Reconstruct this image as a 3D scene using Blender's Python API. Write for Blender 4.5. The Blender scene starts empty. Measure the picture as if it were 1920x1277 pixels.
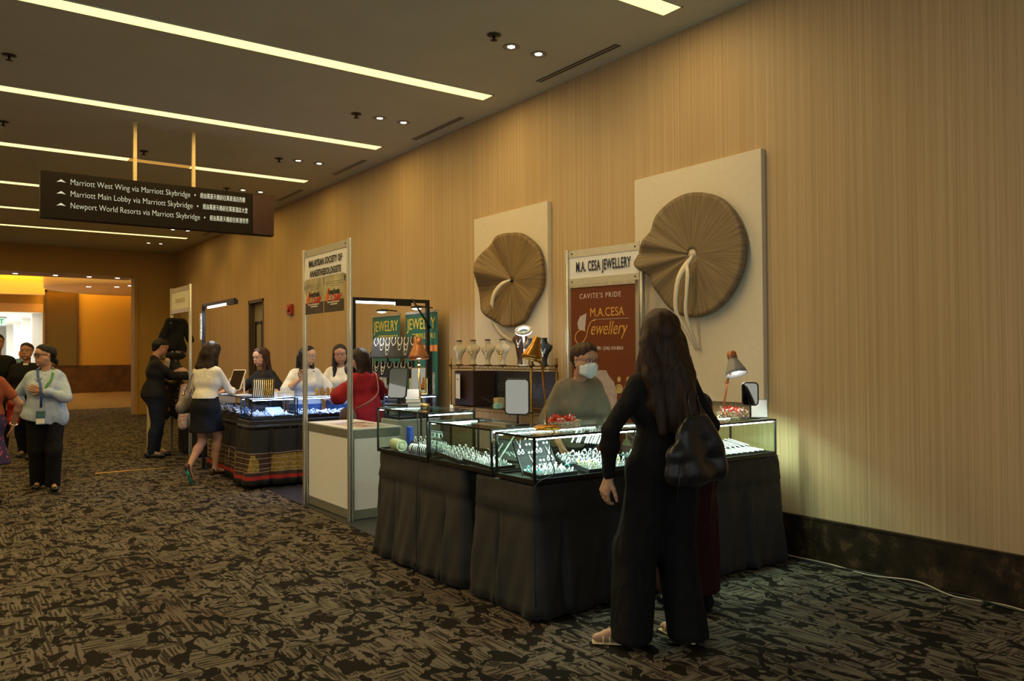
import bpy, bmesh, math, random
import numpy as np
from mathutils import Vector, Matrix, Quaternion
random.seed(7); rng = np.random.default_rng(7)
SC = bpy.context.scene; COL = SC.collection
PI = math.pi

# ------------------------------------------------------------------ camera, world, exposure
def setup_camera():
    cd = bpy.data.cameras.new('camera'); cam = bpy.data.objects.new('camera', cd); COL.objects.link(cam)
    yaw, pitch, roll = 0.622610, 0.0172694, -0.0069502
    fw = Vector((math.sin(yaw)*math.cos(pitch), math.cos(yaw)*math.cos(pitch), math.sin(pitch)))
    r0 = Vector((math.cos(yaw), -math.sin(yaw), 0)); u0 = r0.cross(fw)
    r = r0*math.cos(roll)+u0*math.sin(roll); u = -r0*math.sin(roll)+u0*math.cos(roll)
    m = Matrix((r, u, -fw)).transposed().to_4x4(); m.translation = (0, 0, 1.46)
    cam.matrix_world = m
    cd.sensor_width = 36; cd.lens = 1498.1*36/1920; cd.clip_start = 0.05; cd.clip_end = 200
    SC.camera = cam
setup_camera()
SC.view_settings.view_transform = 'Standard'; SC.view_settings.look = 'None'
SC.view_settings.exposure = 0.0; SC.view_settings.gamma = 1.0
SC.view_settings.use_curve_mapping = False
W = bpy.data.worlds.new('world'); SC.world = W; W.use_nodes = True
W.node_tree.nodes['Background'].inputs[0].default_value = (0.95, 1.0, 0.97, 1)
W.node_tree.nodes['Background'].inputs[1].default_value = 0.52

LS = 1.0   # overall lamp strength
def lamp(name, kind, loc, energy, color, size=0.1, rot=None, spot=None, blend=0.6, size_y=None):
    l = bpy.data.lights.new(name, kind); l.energy = energy*LS; l.color = color
    if kind == 'AREA':
        l.size = size
        if size_y: l.shape = 'RECTANGLE'; l.size_y = size_y
    else: l.shadow_soft_size = size
    if kind == 'SPOT': l.spot_size = math.radians(spot or 60); l.spot_blend = blend
    o = bpy.data.objects.new(name, l); COL.objects.link(o); o.location = loc
    if rot: o.rotation_euler = rot
    return o

# ------------------------------------------------------------------ materials
def newmat(name):
    m = bpy.data.materials.new(name); m.use_nodes = True
    nt = m.node_tree; nt.nodes.clear(); return m, nt
class NT:
    def __init__(s, nt): s.nt = nt
    def n(s, t, **k):
        nd = s.nt.nodes.new(t)
        for a, v in k.items():
            if a.startswith('i_'): nd.inputs[int(a[2:]) if a[2:].isdigit() else a[2:].replace('_', ' ')].default_value = v
            else: setattr(nd, a, v)
        return nd
    def l(s, a, b): s.nt.links.new(a, b)
    def ramp(s, src, stops, interp='LINEAR'):
        r = s.n('ShaderNodeValToRGB'); r.color_ramp.interpolation = interp; e = r.color_ramp.elements
        while len(e) < len(stops): e.new(0.5)
        for i, (p, c) in enumerate(stops): e[i].position = p; e[i].color = (*c, 1) if len(c) == 3 else c
        s.l(src, r.inputs[0]); return r.outputs[0]
    def noise(s, scale, detail=3, stretch=(1, 1, 1), rough=.5):
        tc = s.n('ShaderNodeTexCoord'); mp = s.n('ShaderNodeMapping'); mp.inputs['Scale'].default_value = stretch
        nz = s.n('ShaderNodeTexNoise'); nz.inputs['Scale'].default_value = scale; nz.inputs['Detail'].default_value = detail
        nz.inputs['Roughness'].default_value = rough
        s.l(tc.outputs['Object'], mp.inputs[0]); s.l(mp.outputs[0], nz.inputs['Vector']); return nz.outputs[0]
    def math(s, op, a, b=0.0, clamp=False):
        m = s.n('ShaderNodeMath', operation=op); m.use_clamp = clamp
        for i, v in enumerate((a, b)):
            if isinstance(v, (int, float)): m.inputs[i].default_value = v
            else: s.l(v, m.inputs[i])
        return m.outputs[0]
    def mix(s, f, a, b):
        m = s.n('ShaderNodeMix', data_type='RGBA')
        for i, v in ((0, f), (6, a), (7, b)):
            if isinstance(v, (int, float)): m.inputs[i].default_value = v
            elif isinstance(v, tuple): m.inputs[i].default_value = (*v, 1)
            else: s.l(v, m.inputs[i])
        return m.outputs[2]
    def out(s, col, rough=.5, metal=0, bump=None, bstr=.3, bdist=.01, spec=.5, sheen=0, emis=None, estr=0):
        b = s.n('ShaderNodeBsdfPrincipled'); o = s.n('ShaderNodeOutputMaterial')
        if isinstance(col, tuple): b.inputs['Base Color'].default_value = (*col, 1)
        else: s.l(col, b.inputs['Base Color'])
        if isinstance(rough, (int, float)): b.inputs['Roughness'].default_value = rough
        else: s.l(rough, b.inputs['Roughness'])
        b.inputs['Metallic'].default_value = metal; b.inputs['Specular IOR Level'].default_value = spec
        b.inputs['Sheen Weight'].default_value = sheen
        if emis: b.inputs['Emission Color'].default_value = (*emis, 1); b.inputs['Emission Strength'].default_value = estr
        if bump is not None:
            bp = s.n('ShaderNodeBump'); bp.inputs['Strength'].default_value = bstr; bp.inputs['Distance'].default_value = bdist
            s.l(bump, bp.inputs['Height']); s.l(bp.outputs[0], b.inputs['Normal'])
        s.l(b.outputs[0], o.inputs[0]); return b
MC = {}
def M(name, col=(.5, .5, .5), rough=.5, metal=0, var=.12, scale=25, bump=0.0, spec=.5, sheen=0, stretch=(1, 1, 1)):
    if name in MC: return MC[name]
    m, nt = newmat(name); t = NT(nt)
    nz = t.noise(scale, 3, stretch)
    c0 = tuple(max(0, c*(1-var)) for c in col); c1 = tuple(min(1, c*(1+var)) for c in col)
    c = t.ramp(nz, [(.3, c0), (.7, c1)])
    t.out(c, rough, metal, nz if bump else None, bump, .01, spec, sheen)
    MC[name] = m; return m
def cloth_mat(name, col, rough=.85, wr=9, strength=1.0):
    if name in MC: return MC[name]
    m, nt = newmat(name); t = NT(nt)
    a = t.noise(wr, 2, (1, 1, .45), .5); b = t.noise(220, 1)
    nz = t.n('ShaderNodeTexNoise'); c = t.ramp(t.noise(12, 3), [(.3, tuple(v*.9 for v in col)), (.7, tuple(min(1, v*1.08) for v in col))])
    crease = t.math('ABSOLUTE', t.math('SUBTRACT', a, .5)); h = t.math('ADD', t.math('MULTIPLY', crease, -2.2), t.math('MULTIPLY', b, .03))
    nt.nodes.remove(nz); t.out(c, rough, 0, h, strength, .02, .2); MC[name] = m; return m
def emit(name, col, strength):
    if name in MC: return MC[name]
    m, nt = newmat(name); t = NT(nt)
    e = t.n('ShaderNodeEmission'); e.inputs[0].default_value = (*col, 1); e.inputs[1].default_value = strength
    o = t.n('ShaderNodeOutputMaterial'); t.l(e.outputs[0], o.inputs[0]); MC[name] = m; return m
def glassmat(name, tint=(.93, .98, .95), refl=1.0):
    if name in MC: return MC[name]
    m, nt = newmat(name); t = NT(nt)
    tr = t.n('ShaderNodeBsdfTransparent'); tr.inputs[0].default_value = (*tint, 1)
    g = t.n('ShaderNodeBsdfGlossy'); g.inputs['Roughness'].default_value = .02
    ge = t.n('ShaderNodeNewGeometry'); dt = t.n('ShaderNodeVectorMath', operation='DOT_PRODUCT')
    t.l(ge.outputs['Incoming'], dt.inputs[0]); t.l(ge.outputs['Normal'], dt.inputs[1])
    q = t.math('POWER', t.math('SUBTRACT', 1.0, t.math('ABSOLUTE', dt.outputs['Value']), True), 5.0)
    f = t.math('MULTIPLY', t.math('ADD', t.math('MULTIPLY', q, .75), .035), refl, True)
    mx = t.n('ShaderNodeMixShader'); t.l(f, mx.inputs[0]); t.l(tr.outputs[0], mx.inputs[1]); t.l(g.outputs[0], mx.inputs[2])
    o = t.n('ShaderNodeOutputMaterial'); t.l(mx.outputs[0], o.inputs[0]); MC[name] = m; return m

def mat_wall():
    m, nt = newmat('striped_wallcovering'); t = NT(nt)
    a = t.noise(1.0, 4, (60, 60, .25), .7); b = t.noise(1.0, 2, (300, 300, .35), .5); c = t.noise(1.0, 2, (1.3, 1.3, .12))
    ca = t.ramp(a, [(.30, (.48, .335, .175)), (.5, (.55, .395, .215)), (.72, (.64, .48, .29))])
    cb = t.ramp(b, [(.36, (.74, .74, .72)), (.5, (.92, .92, .92)), (.64, (1.12, 1.12, 1.12))])
    x = t.n('ShaderNodeMix', data_type='RGBA', blend_type='MULTIPLY'); x.inputs[0].default_value = .55
    t.l(ca, x.inputs[6]); t.l(cb, x.inputs[7])
    cc = t.ramp(c, [(.3, (.88, .86, .84)), (.7, (1, 1, 1))])
    y = t.n('ShaderNodeMix', data_type='RGBA', blend_type='MULTIPLY'); y.inputs[0].default_value = .8
    t.l(x.outputs[2], y.inputs[6]); t.l(cc, y.inputs[7])
    t.out(y.outputs[2], .55, 0, a, .25, .003, .3); return m
def mat_carpet():
    m, nt = newmat('patterned_carpet'); t = NT(nt)
    tc = t.n('ShaderNodeTexCoord')
    # distorted coordinates for the camouflage blotches
    nz = t.n('ShaderNodeTexNoise'); nz.inputs['Scale'].default_value = 5; t.l(tc.outputs['Object'], nz.inputs['Vector'])
    mp = t.n('ShaderNodeMapping'); mp.inputs['Scale'].default_value = (10.5, 7.0, 1); t.l(tc.outputs['Object'], mp.inputs[0])
    bl = t.n('ShaderNodeTexNoise'); bl.inputs['Scale'].default_value = 1.0; bl.inputs['Detail'].default_value = 2.2
    bl.inputs['Distortion'].default_value = 1.1; t.l(mp.outputs[0], bl.inputs['Vector'])
    blot = t.math('GREATER_THAN', bl.outputs[0], .468)
    rim = t.math('LESS_THAN', t.math('ABSOLUTE', t.math('SUBTRACT', bl.outputs[0], .482)), .012)
    # fine streaks along the corridor, broken up
    ms = t.n('ShaderNodeMapping'); ms.inputs['Scale'].default_value = (62, 3.4, 1); ms.inputs['Rotation'].default_value = (0, 0, .06)
    t.l(tc.outputs['Object'], ms.inputs[0])
    st = t.n('ShaderNodeTexNoise'); st.inputs['Scale'].default_value = 1.0; st.inputs['Detail'].default_value = 1
    t.l(ms.outputs[0], st.inputs['Vector'])
    str_ = t.ramp(st.outputs[0], [(.46, (0, 0, 0)), (.52, (1, 1, 1))])
    tone = t.noise(1.3, 2)
    tan = t.ramp(tone, [(.35, (.118, .088, .066)), (.5, (.142, .124, .094)), (.65, (.150, .120, .095))])
    dark = t.ramp(tone, [(.3, (.008, .0075, .006)), (.7, (.016, .012, .009))])
    mid = t.mix(.16, dark, tan)
    m2 = t.n('ShaderNodeMapping'); m2.inputs['Scale'].default_value = (4.5, 60, 1); m2.inputs['Rotation'].default_value = (0, 0, -.08)
    t.l(tc.outputs['Object'], m2.inputs[0]); s2 = t.n('ShaderNodeTexNoise'); s2.inputs['Scale'].default_value = 1.0; s2.inputs['Detail'].default_value = 1
    t.l(m2.outputs[0], s2.inputs['Vector']); str2 = t.ramp(s2.outputs[0], [(.44, (0, 0, 0)), (.50, (1, 1, 1))])
    zone = t.math('GREATER_THAN', t.noise(3.2, 2), .53); str_ = t.mix(zone, str_, str2)
    body = t.mix(str_, mid, tan)
    c = t.mix(blot, dark, body); c = t.mix(rim, c, tan)
    pile = t.noise(420, 2)
    t.out(c, .95, 0, pile, .5, .004, .1); return m
def mat_marble():
    m, nt = newmat('dark_marble'); t = NT(nt)
    n = t.noise(7, 8, (1, 1, 1), .7)
    c = t.ramp(n, [(.35, (.012, .008, .005)), (.55, (.035, .022, .012)), (.63, (.09, .055, .028)), (.7, (.02, .013, .008))])
    t.out(c, .35, 0, None, spec=.35); return m
def mat_wood(name, c0, c1, scale=1.0):
    if name in MC: return MC[name]
    m, nt = newmat(name); t = NT(nt)
    tc = t.n('ShaderNodeTexCoord'); sp = t.n('ShaderNodeSeparateXYZ'); t.l(tc.outputs['Object'], sp.inputs[0])
    ang = t.math('ARCTAN2', sp.outputs[2], sp.outputs[1])
    r = t.n('ShaderNodeVectorMath', operation='LENGTH'); t.l(tc.outputs['Object'], r.inputs[0])
    cb = t.n('ShaderNodeCombineXYZ'); t.l(t.math('MULTIPLY', ang, 34), cb.inputs[0]); t.l(t.math('MULTIPLY', r.outputs[1], 2.5), cb.inputs[1])
    nz = t.n('ShaderNodeTexNoise'); nz.inputs['Scale'].default_value = scale; nz.inputs['Detail'].default_value = 5; t.l(cb.outputs[0], nz.inputs['Vector'])
    c = t.ramp(nz.outputs[0], [(.32, c0), (.5, tuple((a+b)/2 for a, b in zip(c0, c1))), (.68, c1)])
    t.out(c, .6, 0, nz.outputs[0], .2, .004); MC[name] = m; return m
def mat_hair(name, c0, c1):
    if name in MC: return MC[name]
    m, nt = newmat(name); t = NT(nt)
    n = t.noise(1, 3, (160, 160, 6), .6)
    c = t.ramp(n, [(.35, c0), (.7, c1)])
    t.out(c, .5, 0, n, .5, .004, .25); MC[name] = m; return m
def mat_spot(name, base, spots, scale=30, thr=.62):
    if name in MC: return MC[name]
    m, nt = newmat(name); t = NT(nt); tc = t.n('ShaderNodeTexCoord')
    v = t.n('ShaderNodeTexVoronoi'); v.inputs['Scale'].default_value = scale; t.l(tc.outputs['Object'], v.inputs['Vector'])
    f = t.math('LESS_THAN', v.outputs[0], 1-thr)
    c = t.mix(f, base, spots); t.out(c, .8, 0); MC[name] = m; return m

# ------------------------------------------------------------------ mesh builder
def V(*a): return Vector(a)
def frame(d):
    d = Vector(d).normalized(); a = V(0, 0, 1) if abs(d.z) < .9 else V(1, 0, 0)
    u = a.cross(d).normalized(); return u, d.cross(u)
class MB:
    def __init__(s): s.v = []; s.f = []; s.sm = []
    def add(s, vs, fs, smooth=False, mtx=None):
        o = len(s.v)
        s.v += [tuple(mtx @ Vector(v)) if mtx else tuple(v) for v in vs]
        s.f += [tuple(i+o for i in f) for f in fs]; s.sm += [smooth]*len(fs); return s
    def box(s, x0, x1, y0, y1, z0, z1, mtx=None):
        vs = [(x, y, z) for x in (x0, x1) for y in (y0, y1) for z in (z0, z1)]
        return s.add(vs, [(0, 1, 3, 2), (4, 6, 7, 5), (0, 4, 5, 1), (2, 3, 7, 6), (0, 2, 6, 4), (1, 5, 7, 3)], False, mtx)
    def cbox(s, c, d, mtx=None):
        return s.box(c[0]-d[0]/2, c[0]+d[0]/2, c[1]-d[1]/2, c[1]+d[1]/2, c[2]-d[2]/2, c[2]+d[2]/2, mtx)
    def tube(s, pts, r, n=8, closed=False, caps=True, smooth=True, flat=1.0, up=None):
        pts = [Vector(p) for p in pts]; N = len(pts); rs = r if isinstance(r, (list, tuple)) else [r]*N
        vs = []; prev = None
        for i, p in enumerate(pts):
            if closed: t = (pts[(i+1) % N]-pts[i-1]).normalized()
            else: t = (pts[min(i+1, N-1)]-pts[max(i-1, 0)]).normalized()
            if up is not None: u = (Vector(up)-t*t.dot(Vector(up))).normalized(); w = t.cross(u)
            elif prev is None: u, w = frame(t)
            else: u = (prev-t*t.dot(prev)).normalized(); w = t.cross(u)
            prev = u
            for k in range(n):
                a = 2*PI*k/n; vs.append(p+u*math.cos(a)*rs[i]*flat+w*math.sin(a)*rs[i])
        fs = []
        for i in range(N if closed else N-1):
            j = (i+1) % N
            for k in range(n): fs.append((i*n+k, i*n+(k+1) % n, j*n+(k+1) % n, j*n+k))
        if caps and not closed: fs.append(tuple(range(n-1, -1, -1))); fs.append(tuple((N-1)*n+k for k in range(n)))
        return s.add(vs, fs, smooth)
    def cyl(s, p0, p1, r0, r1=None, n=16): return s.tube([p0, p1], [r0, r0 if r1 is None else r1], n, smooth=n > 6)
    def lathe(s, prof, n=24, mtx=None, smooth=True, cap=True):
        vs = []; fs = []
        for r, z in prof:
            for k in range(n): a = 2*PI*k/n; vs.append((r*math.cos(a), r*math.sin(a), z))
        for i in range(len(prof)-1):
            for k in range(n): fs.append((i*n+k, i*n+(k+1) % n, (i+1)*n+(k+1) % n, (i+1)*n+k))
        if cap:
            fs.append(tuple(range(n-1, -1, -1))); fs.append(tuple((len(prof)-1)*n+k for k in range(n)))
        return s.add(vs, fs, smooth, mtx)
    def ball(s, c, r, n=10, sc=(1, 1, 1)):
        prof = [(max(1e-4, math.sin(PI*i/n))*r, -math.cos(PI*i/n)*r) for i in range(n+1)]
        return s.lathe(prof, n+2, Matrix.Translation(c) @ Matrix.Diagonal((*sc, 1)), cap=False)
    def torus(s, c, R, r, axis=(0, 0, 1), n=20, m=6):
        u, w = frame(axis); c = Vector(c)
        return s.tube([c+u*R*math.cos(2*PI*i/n)+w*R*math.sin(2*PI*i/n) for i in range(n)], r, m, closed=True)
    def poly(s, pts2, h, mtx):  # extruded outline in local xy, thickness h along local z
        n = len(pts2); vs = [(x, y, 0) for x, y in pts2]+[(x, y, h) for x, y in pts2]
        fs = [tuple(range(n-1, -1, -1)), tuple(range(n, 2*n))]+[(i, (i+1) % n, n+(i+1) % n, n+i) for i in range(n)]
        return s.add(vs, fs, False, mtx)
    def build(s, name, mat, parent=None, loc=None, bevel=0):
        me = bpy.data.meshes.new(name); me.from_pydata(s.v, [], s.f); me.update()
        me.polygons.foreach_set('use_smooth', s.sm)
        bm = bmesh.new(); bm.from_mesh(me); bmesh.ops.recalc_face_normals(bm, faces=bm.faces)
        bm.to_mesh(me); bm.free()
        return link(name, me, mat, parent, loc, bevel)
def link(name, me, mat, parent=None, loc=None, bevel=0):
    o = bpy.data.objects.new(name, me); COL.objects.link(o)
    if mat and not me.materials: me.materials.append(mat)
    if parent: o.parent = parent
    if loc is not None: o.location = loc
    if bevel:
        b = o.modifiers.new('bevel', 'BEVEL'); b.width = bevel; b.segments = 2; b.limit_method = 'ANGLE'; b.angle_limit = .9
    return o
def tag(o, label=None, cat=None, group=None, kind=None):
    if label: o['label'] = label
    if cat: o['category'] = cat
    if group: o['group'] = group
    if kind: o['kind'] = kind
    return o
def thing(name, label, cat, loc=(0, 0, 0), rz=0, group=None):
    o = bpy.data.objects.new(name, None); COL.objects.link(o); o.location = loc; o.rotation_euler = (0, 0, rz)
    o.empty_display_size = .1
    return tag(o, label, cat, group)
def struct(o): o['kind'] = 'structure'; return o
def kids(o): return [c for c in o.children]
def copy_tree(o, loc=None, rz=None, label=None, group=None, parent=None):
    c = o.copy(); COL.objects.link(c); c.parent = parent
    if loc is not None: c.location = loc
    if rz is not None: c.rotation_euler = (0, 0, rz)
    if label: c['label'] = label
    if group: c['group'] = group
    for ch in kids(o): copy_tree(ch, parent=c)
    return c
FONTS = {}
def text_mesh(body, size=.1, ext=.0008, off=0, sx=1.0, shear=0, align='CENTER', spacing=1.0):
    cu = bpy.data.curves.new('txt', 'FONT'); cu.body = body; cu.size = size; cu.extrude = ext; cu.offset = off
    cu.shear = shear; cu.align_x = align; cu.align_y = 'CENTER'; cu.space_character = spacing; cu.resolution_u = 3
    o = bpy.data.objects.new('txt', cu); COL.objects.link(o); bpy.context.view_layer.update()
    me = bpy.data.meshes.new_from_object(o.evaluated_get(bpy.context.evaluated_depsgraph_get()))
    bpy.data.objects.remove(o); me.transform(Matrix.Diagonal((sx, 1, 1, 1))); me.materials.clear(); return me
def text(name, body, mat, parent, mtx, size=.1, **k):
    me = text_mesh(body, size, **k); me.transform(mtx); return link(name, me, mat, parent)
def face_mtx(origin, right, up):   # local x->right, y->up
    r = Vector(right).normalized(); u = Vector(up).normalized(); n = r.cross(u)
    m = Matrix((r, u, n)).transposed().to_4x4(); m.translation = origin; return m
def join_text(specs, name, mat, parent):   # several lines as one mesh; specs: (body, mtx, kwargs)
    vs = MB()
    for body, mtx, k in specs:
        me = text_mesh(body, **k); me.transform(mtx)
        vs.add([v.co[:] for v in me.vertices], [tuple(p.vertices) for p in me.polygons])
    me = bpy.data.meshes.new(name); me.from_pydata(vs.v, [], vs.f); me.update(); return link(name, me, mat, parent)

# ------------------------------------------------------------------ smooth-union bodies (surface nets)
def C(p0, p1, r0, r1=None, k=.02, n=None, s=1.0, sub=False):
    return dict(p0=Vector(p0), p1=Vector(p1), r0=r0, r1=r0 if r1 is None else r1, k=k, n=Vector(n).normalized() if n is not None else None, s=s, sub=sub)
def xf(prims, m):
    q = m.to_3x3(); out = []
    for p in prims:
        d = dict(p); d['p0'] = m @ p['p0']; d['p1'] = m @ p['p1']; d['n'] = (q @ p['n']).normalized() if p['n'] is not None else None; out.append(d)
    return out
def field(prims, vox, lo=None, hi=None, cuts=(), disp=None):
    P = [p for p in prims if not p['sub']]
    def bb(p): R = max(p['r0'], p['r1'])+p['k']; return np.minimum(p['p0'], p['p1'])-R, np.maximum(p['p0'], p['p1'])+R
    B = [bb(p) for p in P]; L = np.min([b[0] for b in B], 0)-2*vox-.01; Hh = np.max([b[1] for b in B], 0)+2*vox+.01
    if lo is not None: L = np.maximum(L, lo)
    if hi is not None: Hh = np.minimum(Hh, hi)
    n = np.maximum(((Hh-L)/vox).astype(int)+2, 4); ax = [L[i]+np.arange(n[i])*vox for i in range(3)]
    F = np.full(n, .3)
    for p in prims:
        R = max(p['r0'], p['r1'])+p['k']+.035
        a0 = np.minimum(p['p0'], p['p1'])-R; a1 = np.maximum(p['p0'], p['p1'])+R
        sl = []
        for i in range(3):
            i0 = int(max(0, np.floor((a0[i]-L[i])/vox))); i1 = int(min(n[i], np.ceil((a1[i]-L[i])/vox)+1)); sl.append(slice(i0, i1))
        if any(q.stop <= q.start for q in sl): continue
        sl = tuple(sl)
        X = ax[0][sl[0]][:, None, None]; Y = ax[1][sl[1]][None, :, None]; Z = ax[2][sl[2]][None, None, :]
        p0 = np.array(p['p0']); d = np.array(p['p1'])-p0; dd = d@d
        qx, qy, qz = X-p0[0], Y-p0[1], Z-p0[2]
        if dd > 1e-12: t = np.clip((qx*d[0]+qy*d[1]+qz*d[2])/dd, 0, 1)
        else: t = np.zeros(np.broadcast(qx, qy, qz).shape)
        vx, vy, vz = qx-t*d[0], qy-t*d[1], qz-t*d[2]
        if p['n'] is not None and p['s'] != 1.0:
            nn = np.array(p['n']); e = (vx*nn[0]+vy*nn[1]+vz*nn[2])*(p['s']-1)
            vx, vy, vz = vx+e*nn[0], vy+e*nn[1], vz+e*nn[2]
        D = np.sqrt(vx*vx+vy*vy+vz*vz)-(p['r0']+(p['r1']-p['r0'])*t)
        k = p['k']; A = F[sl]
        if p['sub']:
            D = -D; h = np.maximum(k-np.abs(A-D), 0)/k; F[sl] = np.maximum(A, D)+h*h*k*.25
        else:
            h = np.maximum(k-np.abs(A-D), 0)/k; F[sl] = np.minimum(A, D)-h*h*k*.25
    X = ax[0][:, None, None]; Y = ax[1][None, :, None]; Z = ax[2][None, None, :]
    if disp is not None: F = F+disp(X, Y, Z)
    for (pt, nr) in cuts: F = np.maximum(F, (X-pt[0])*nr[0]+(Y-pt[1])*nr[1]+(Z-pt[2])*nr[2])
    return F, L
def nets(F, L, vox, mb):
    S = F < 0; n = F.shape
    cor = [(i, j, k) for i in (0, 1) for j in (0, 1) for k in (0, 1)]
    cnt = sum(S[i:n[0]-1+i, j:n[1]-1+j, k:n[2]-1+k].astype(np.int8) for i, j, k in cor)
    act = (cnt > 0) & (cnt < 8); I = np.argwhere(act)
    if len(I) == 0: return
    idx = np.full(act.shape, -1, int); idx[act] = np.arange(len(I))
    pos = np.zeros((len(I), 3)); c = np.zeros(len(I))
    for a in cor:
        for axx in range(3):
            if a[axx]: continue
            b = list(a); b[axx] = 1
            fa = F[I[:, 0]+a[0], I[:, 1]+a[1], I[:, 2]+a[2]]; fb = F[I[:, 0]+b[0], I[:, 1]+b[1], I[:, 2]+b[2]]
            m = (fa < 0) != (fb < 0); t = np.where(m, fa/np.where(fa == fb, 1, fa-fb), 0)
            q = np.array(a, float)[None, :].repeat(len(I), 0); q[:, axx] += t
            pos += q*m[:, None]; c += m
    pos = (I+pos/c[:, None])*vox+L
    fs = []
    for axx in range(3):
        u, w = (axx+1) % 3, (axx+2) % 3
        s0 = [slice(None)]*3; s1 = [slice(None)]*3; s0[axx] = slice(0, -1); s1[axx] = slice(1, None)
        a, b = S[tuple(s0)], S[tuple(s1)]
        for flip, m in ((0, a & ~b), (1, ~a & b)):
            E = np.argwhere(m); E = E[(E[:, u] > 0) & (E[:, w] > 0) & (E[:, u] < n[u]-1) & (E[:, w] < n[w]-1)]
            if not len(E): continue
            q = []
            for du, dw in ((1, 1), (0, 1), (0, 0), (1, 0)):
                e = E.copy(); e[:, u] -= du; e[:, w] -= dw; q.append(idx[e[:, 0], e[:, 1], e[:, 2]])
            q = np.stack(q if not flip else q[::-1], 1); q = q[(q >= 0).all(1)]; fs.append(q)
    o = len(mb.v); mb.v += [tuple(p) for p in pos]
    for q in fs: mb.f += [tuple(r) for r in (q+o).tolist()]; mb.sm += [True]*len(q)
def blob(name, prims, mat, parent=None, vox=.01, cuts=(), disp=None, regions=None, smooth=1):
    mb = MB()
    for (lo, hi, vx) in (regions or [(None, None, vox)]):
        F, L = field(prims, vx, lo, hi, cuts, disp); nets(F, L, vx, mb)
    me = bpy.data.meshes.new(name); me.from_pydata(mb.v, [], mb.f); me.update()
    me.polygons.foreach_set('use_smooth', [True]*len(mb.f))
    if smooth:
        bm = bmesh.new(); bm.from_mesh(me)
        for _ in range(smooth): bmesh.ops.smooth_vert(bm, verts=bm.verts, factor=.4, use_axis_x=True, use_axis_y=True, use_axis_z=True)
        bm.to_mesh(me); bm.free()
    return link(name, me, mat, parent)

# ================================================================== SETTING
WX, CZ = 5.01, 4.14          # wall plane and ceiling height
m_wall = mat_wall(); m_carpet = mat_carpet(); m_marble = mat_marble()
m_ceil = M('ceiling_paint', (.56, .57, .47), .9, var=.03, scale=2)
m_amber = M('shaded_amber_wall', (.42, .25, .06), .7, var=.05, scale=1.5)  # base colour darkened to stand in for weaker light on bulkhead and pier
m_soffit = M('lobby_ceiling_paint', (.75, .55, .28), .8, var=.03)
m_polish = M('polished_stone_floor', (.55, .42, .26), .12, var=.15, scale=3)
m_polish2 = M('pale_stone_floor', (.62, .60, .54), .08, var=.2, scale=2)
m_black = M('matte_black_metal', (.012, .012, .013), .4, spec=.4)
m_blackpl = M('black_plastic', (.015, .015, .016), .45)
m_alu = M('brushed_aluminium', (.58, .57, .52), .38, .6, var=.08, scale=60)
m_white = M('white_laminate', (.76, .79, .80), .35, var=.03)
m_paper = M('white_card', (.80, .79, .77), .7, var=.03)
m_silver = M('polished_silver', (.92, .93, .94), .32, .55, var=.03)
m_gold = M('polished_gold', (.83, .60, .22), .2, 1.0, var=.05)
m_velvet = M('black_velvet', (.010, .011, .013), .9, sheen=.3)
m_cloth = M('black_skirt_cloth', (.022, .021, .019), .7, var=.2, scale=9, bump=.15, sheen=.05)
m_mirror = M('mirror_glass', (.60, .57, .50), .02, 1.0, var=.01)
m_glass = glassmat('clear_glass'); 
m_inkb = M('dark_blue_ink', (.010, .012, .045), .6)
m_ink = M('black_ink', (.012, .012, .012), .6)

def slab(name, x0, x1, y0, y1, z0, z1, mat, lab=None):
    o = MB().box(x0, x1, y0, y1, z0, z1).build(name, mat); struct(o)
    if lab: o['label'] = lab
    return o
slab('floor', -5.2, WX+.1, -3, 25.4, -.08, 0, m_carpet, 'dark brown carpet with tan broken camouflage pattern')
slab('floor_lobby', -5.2, 8.6, 25.4, 37.05, -.08, 0, m_polish, 'polished amber stone floor of the lobby beyond')
slab('floor_skybridge', -8, 4.4, 37.05, 62, -.08, 0, m_polish2, 'glossy pale floor of the bright corridor beyond')
slab('ceiling', -5.2, WX+.1, -3, 22, CZ, CZ+.1, m_ceil, 'flat dim plaster ceiling')
# right wall with a recessed service door
wr = MB().box(WX, WX+.15, -3, 15.07, 0, CZ).box(WX, WX+.15, 15.93, 22.3, 0, CZ).box(WX, WX+.15, 15.07, 15.93, 2.53, CZ)
struct(wr.build('wall_right', m_wall))['label'] = 'tan wallcovering with fine vertical stripes'
struct(MB().box(WX-.025, WX+.02, -3, 15.0, .0, .29).box(WX-.03, WX+.02, -3, 15.0, .285, .30).build('baseboard_right', m_marble))['label'] = 'tall dark marble skirting'
dr = MB().box(WX+.10, WX+.14, 15.07, 15.93, 0, 2.53).build('door_1', M('grey_door_paint', (.30, .28, .24), .5)); struct(dr)
dr['label'] = 'grey service door set back in the wall'
MB().box(WX-.01, WX+.12, 15.05, 15.10, 0, 2.56).box(WX-.01, WX+.12, 15.90, 15.95, 0, 2.56).box(WX-.01, WX+.12, 15.05, 15.95, 2.50, 2.56).build('door_frame', M('dark_frame', (.09, .06, .035), .5), dr)
MB().box(WX+.08, WX+.11, 15.42, 15.46, 0, 2.14).box(WX+.08, WX+.11, 15.78, 15.82, 0, 2.14).box(WX+.08, WX+.11, 15.42, 15.82, 2.1, 2.14).build('inner_frame', m_black, dr)
MB().box(WX+.04, WX+.1, 15.52, 15.56, 1.0, 1.16).build('handle', m_silver, dr)
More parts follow.
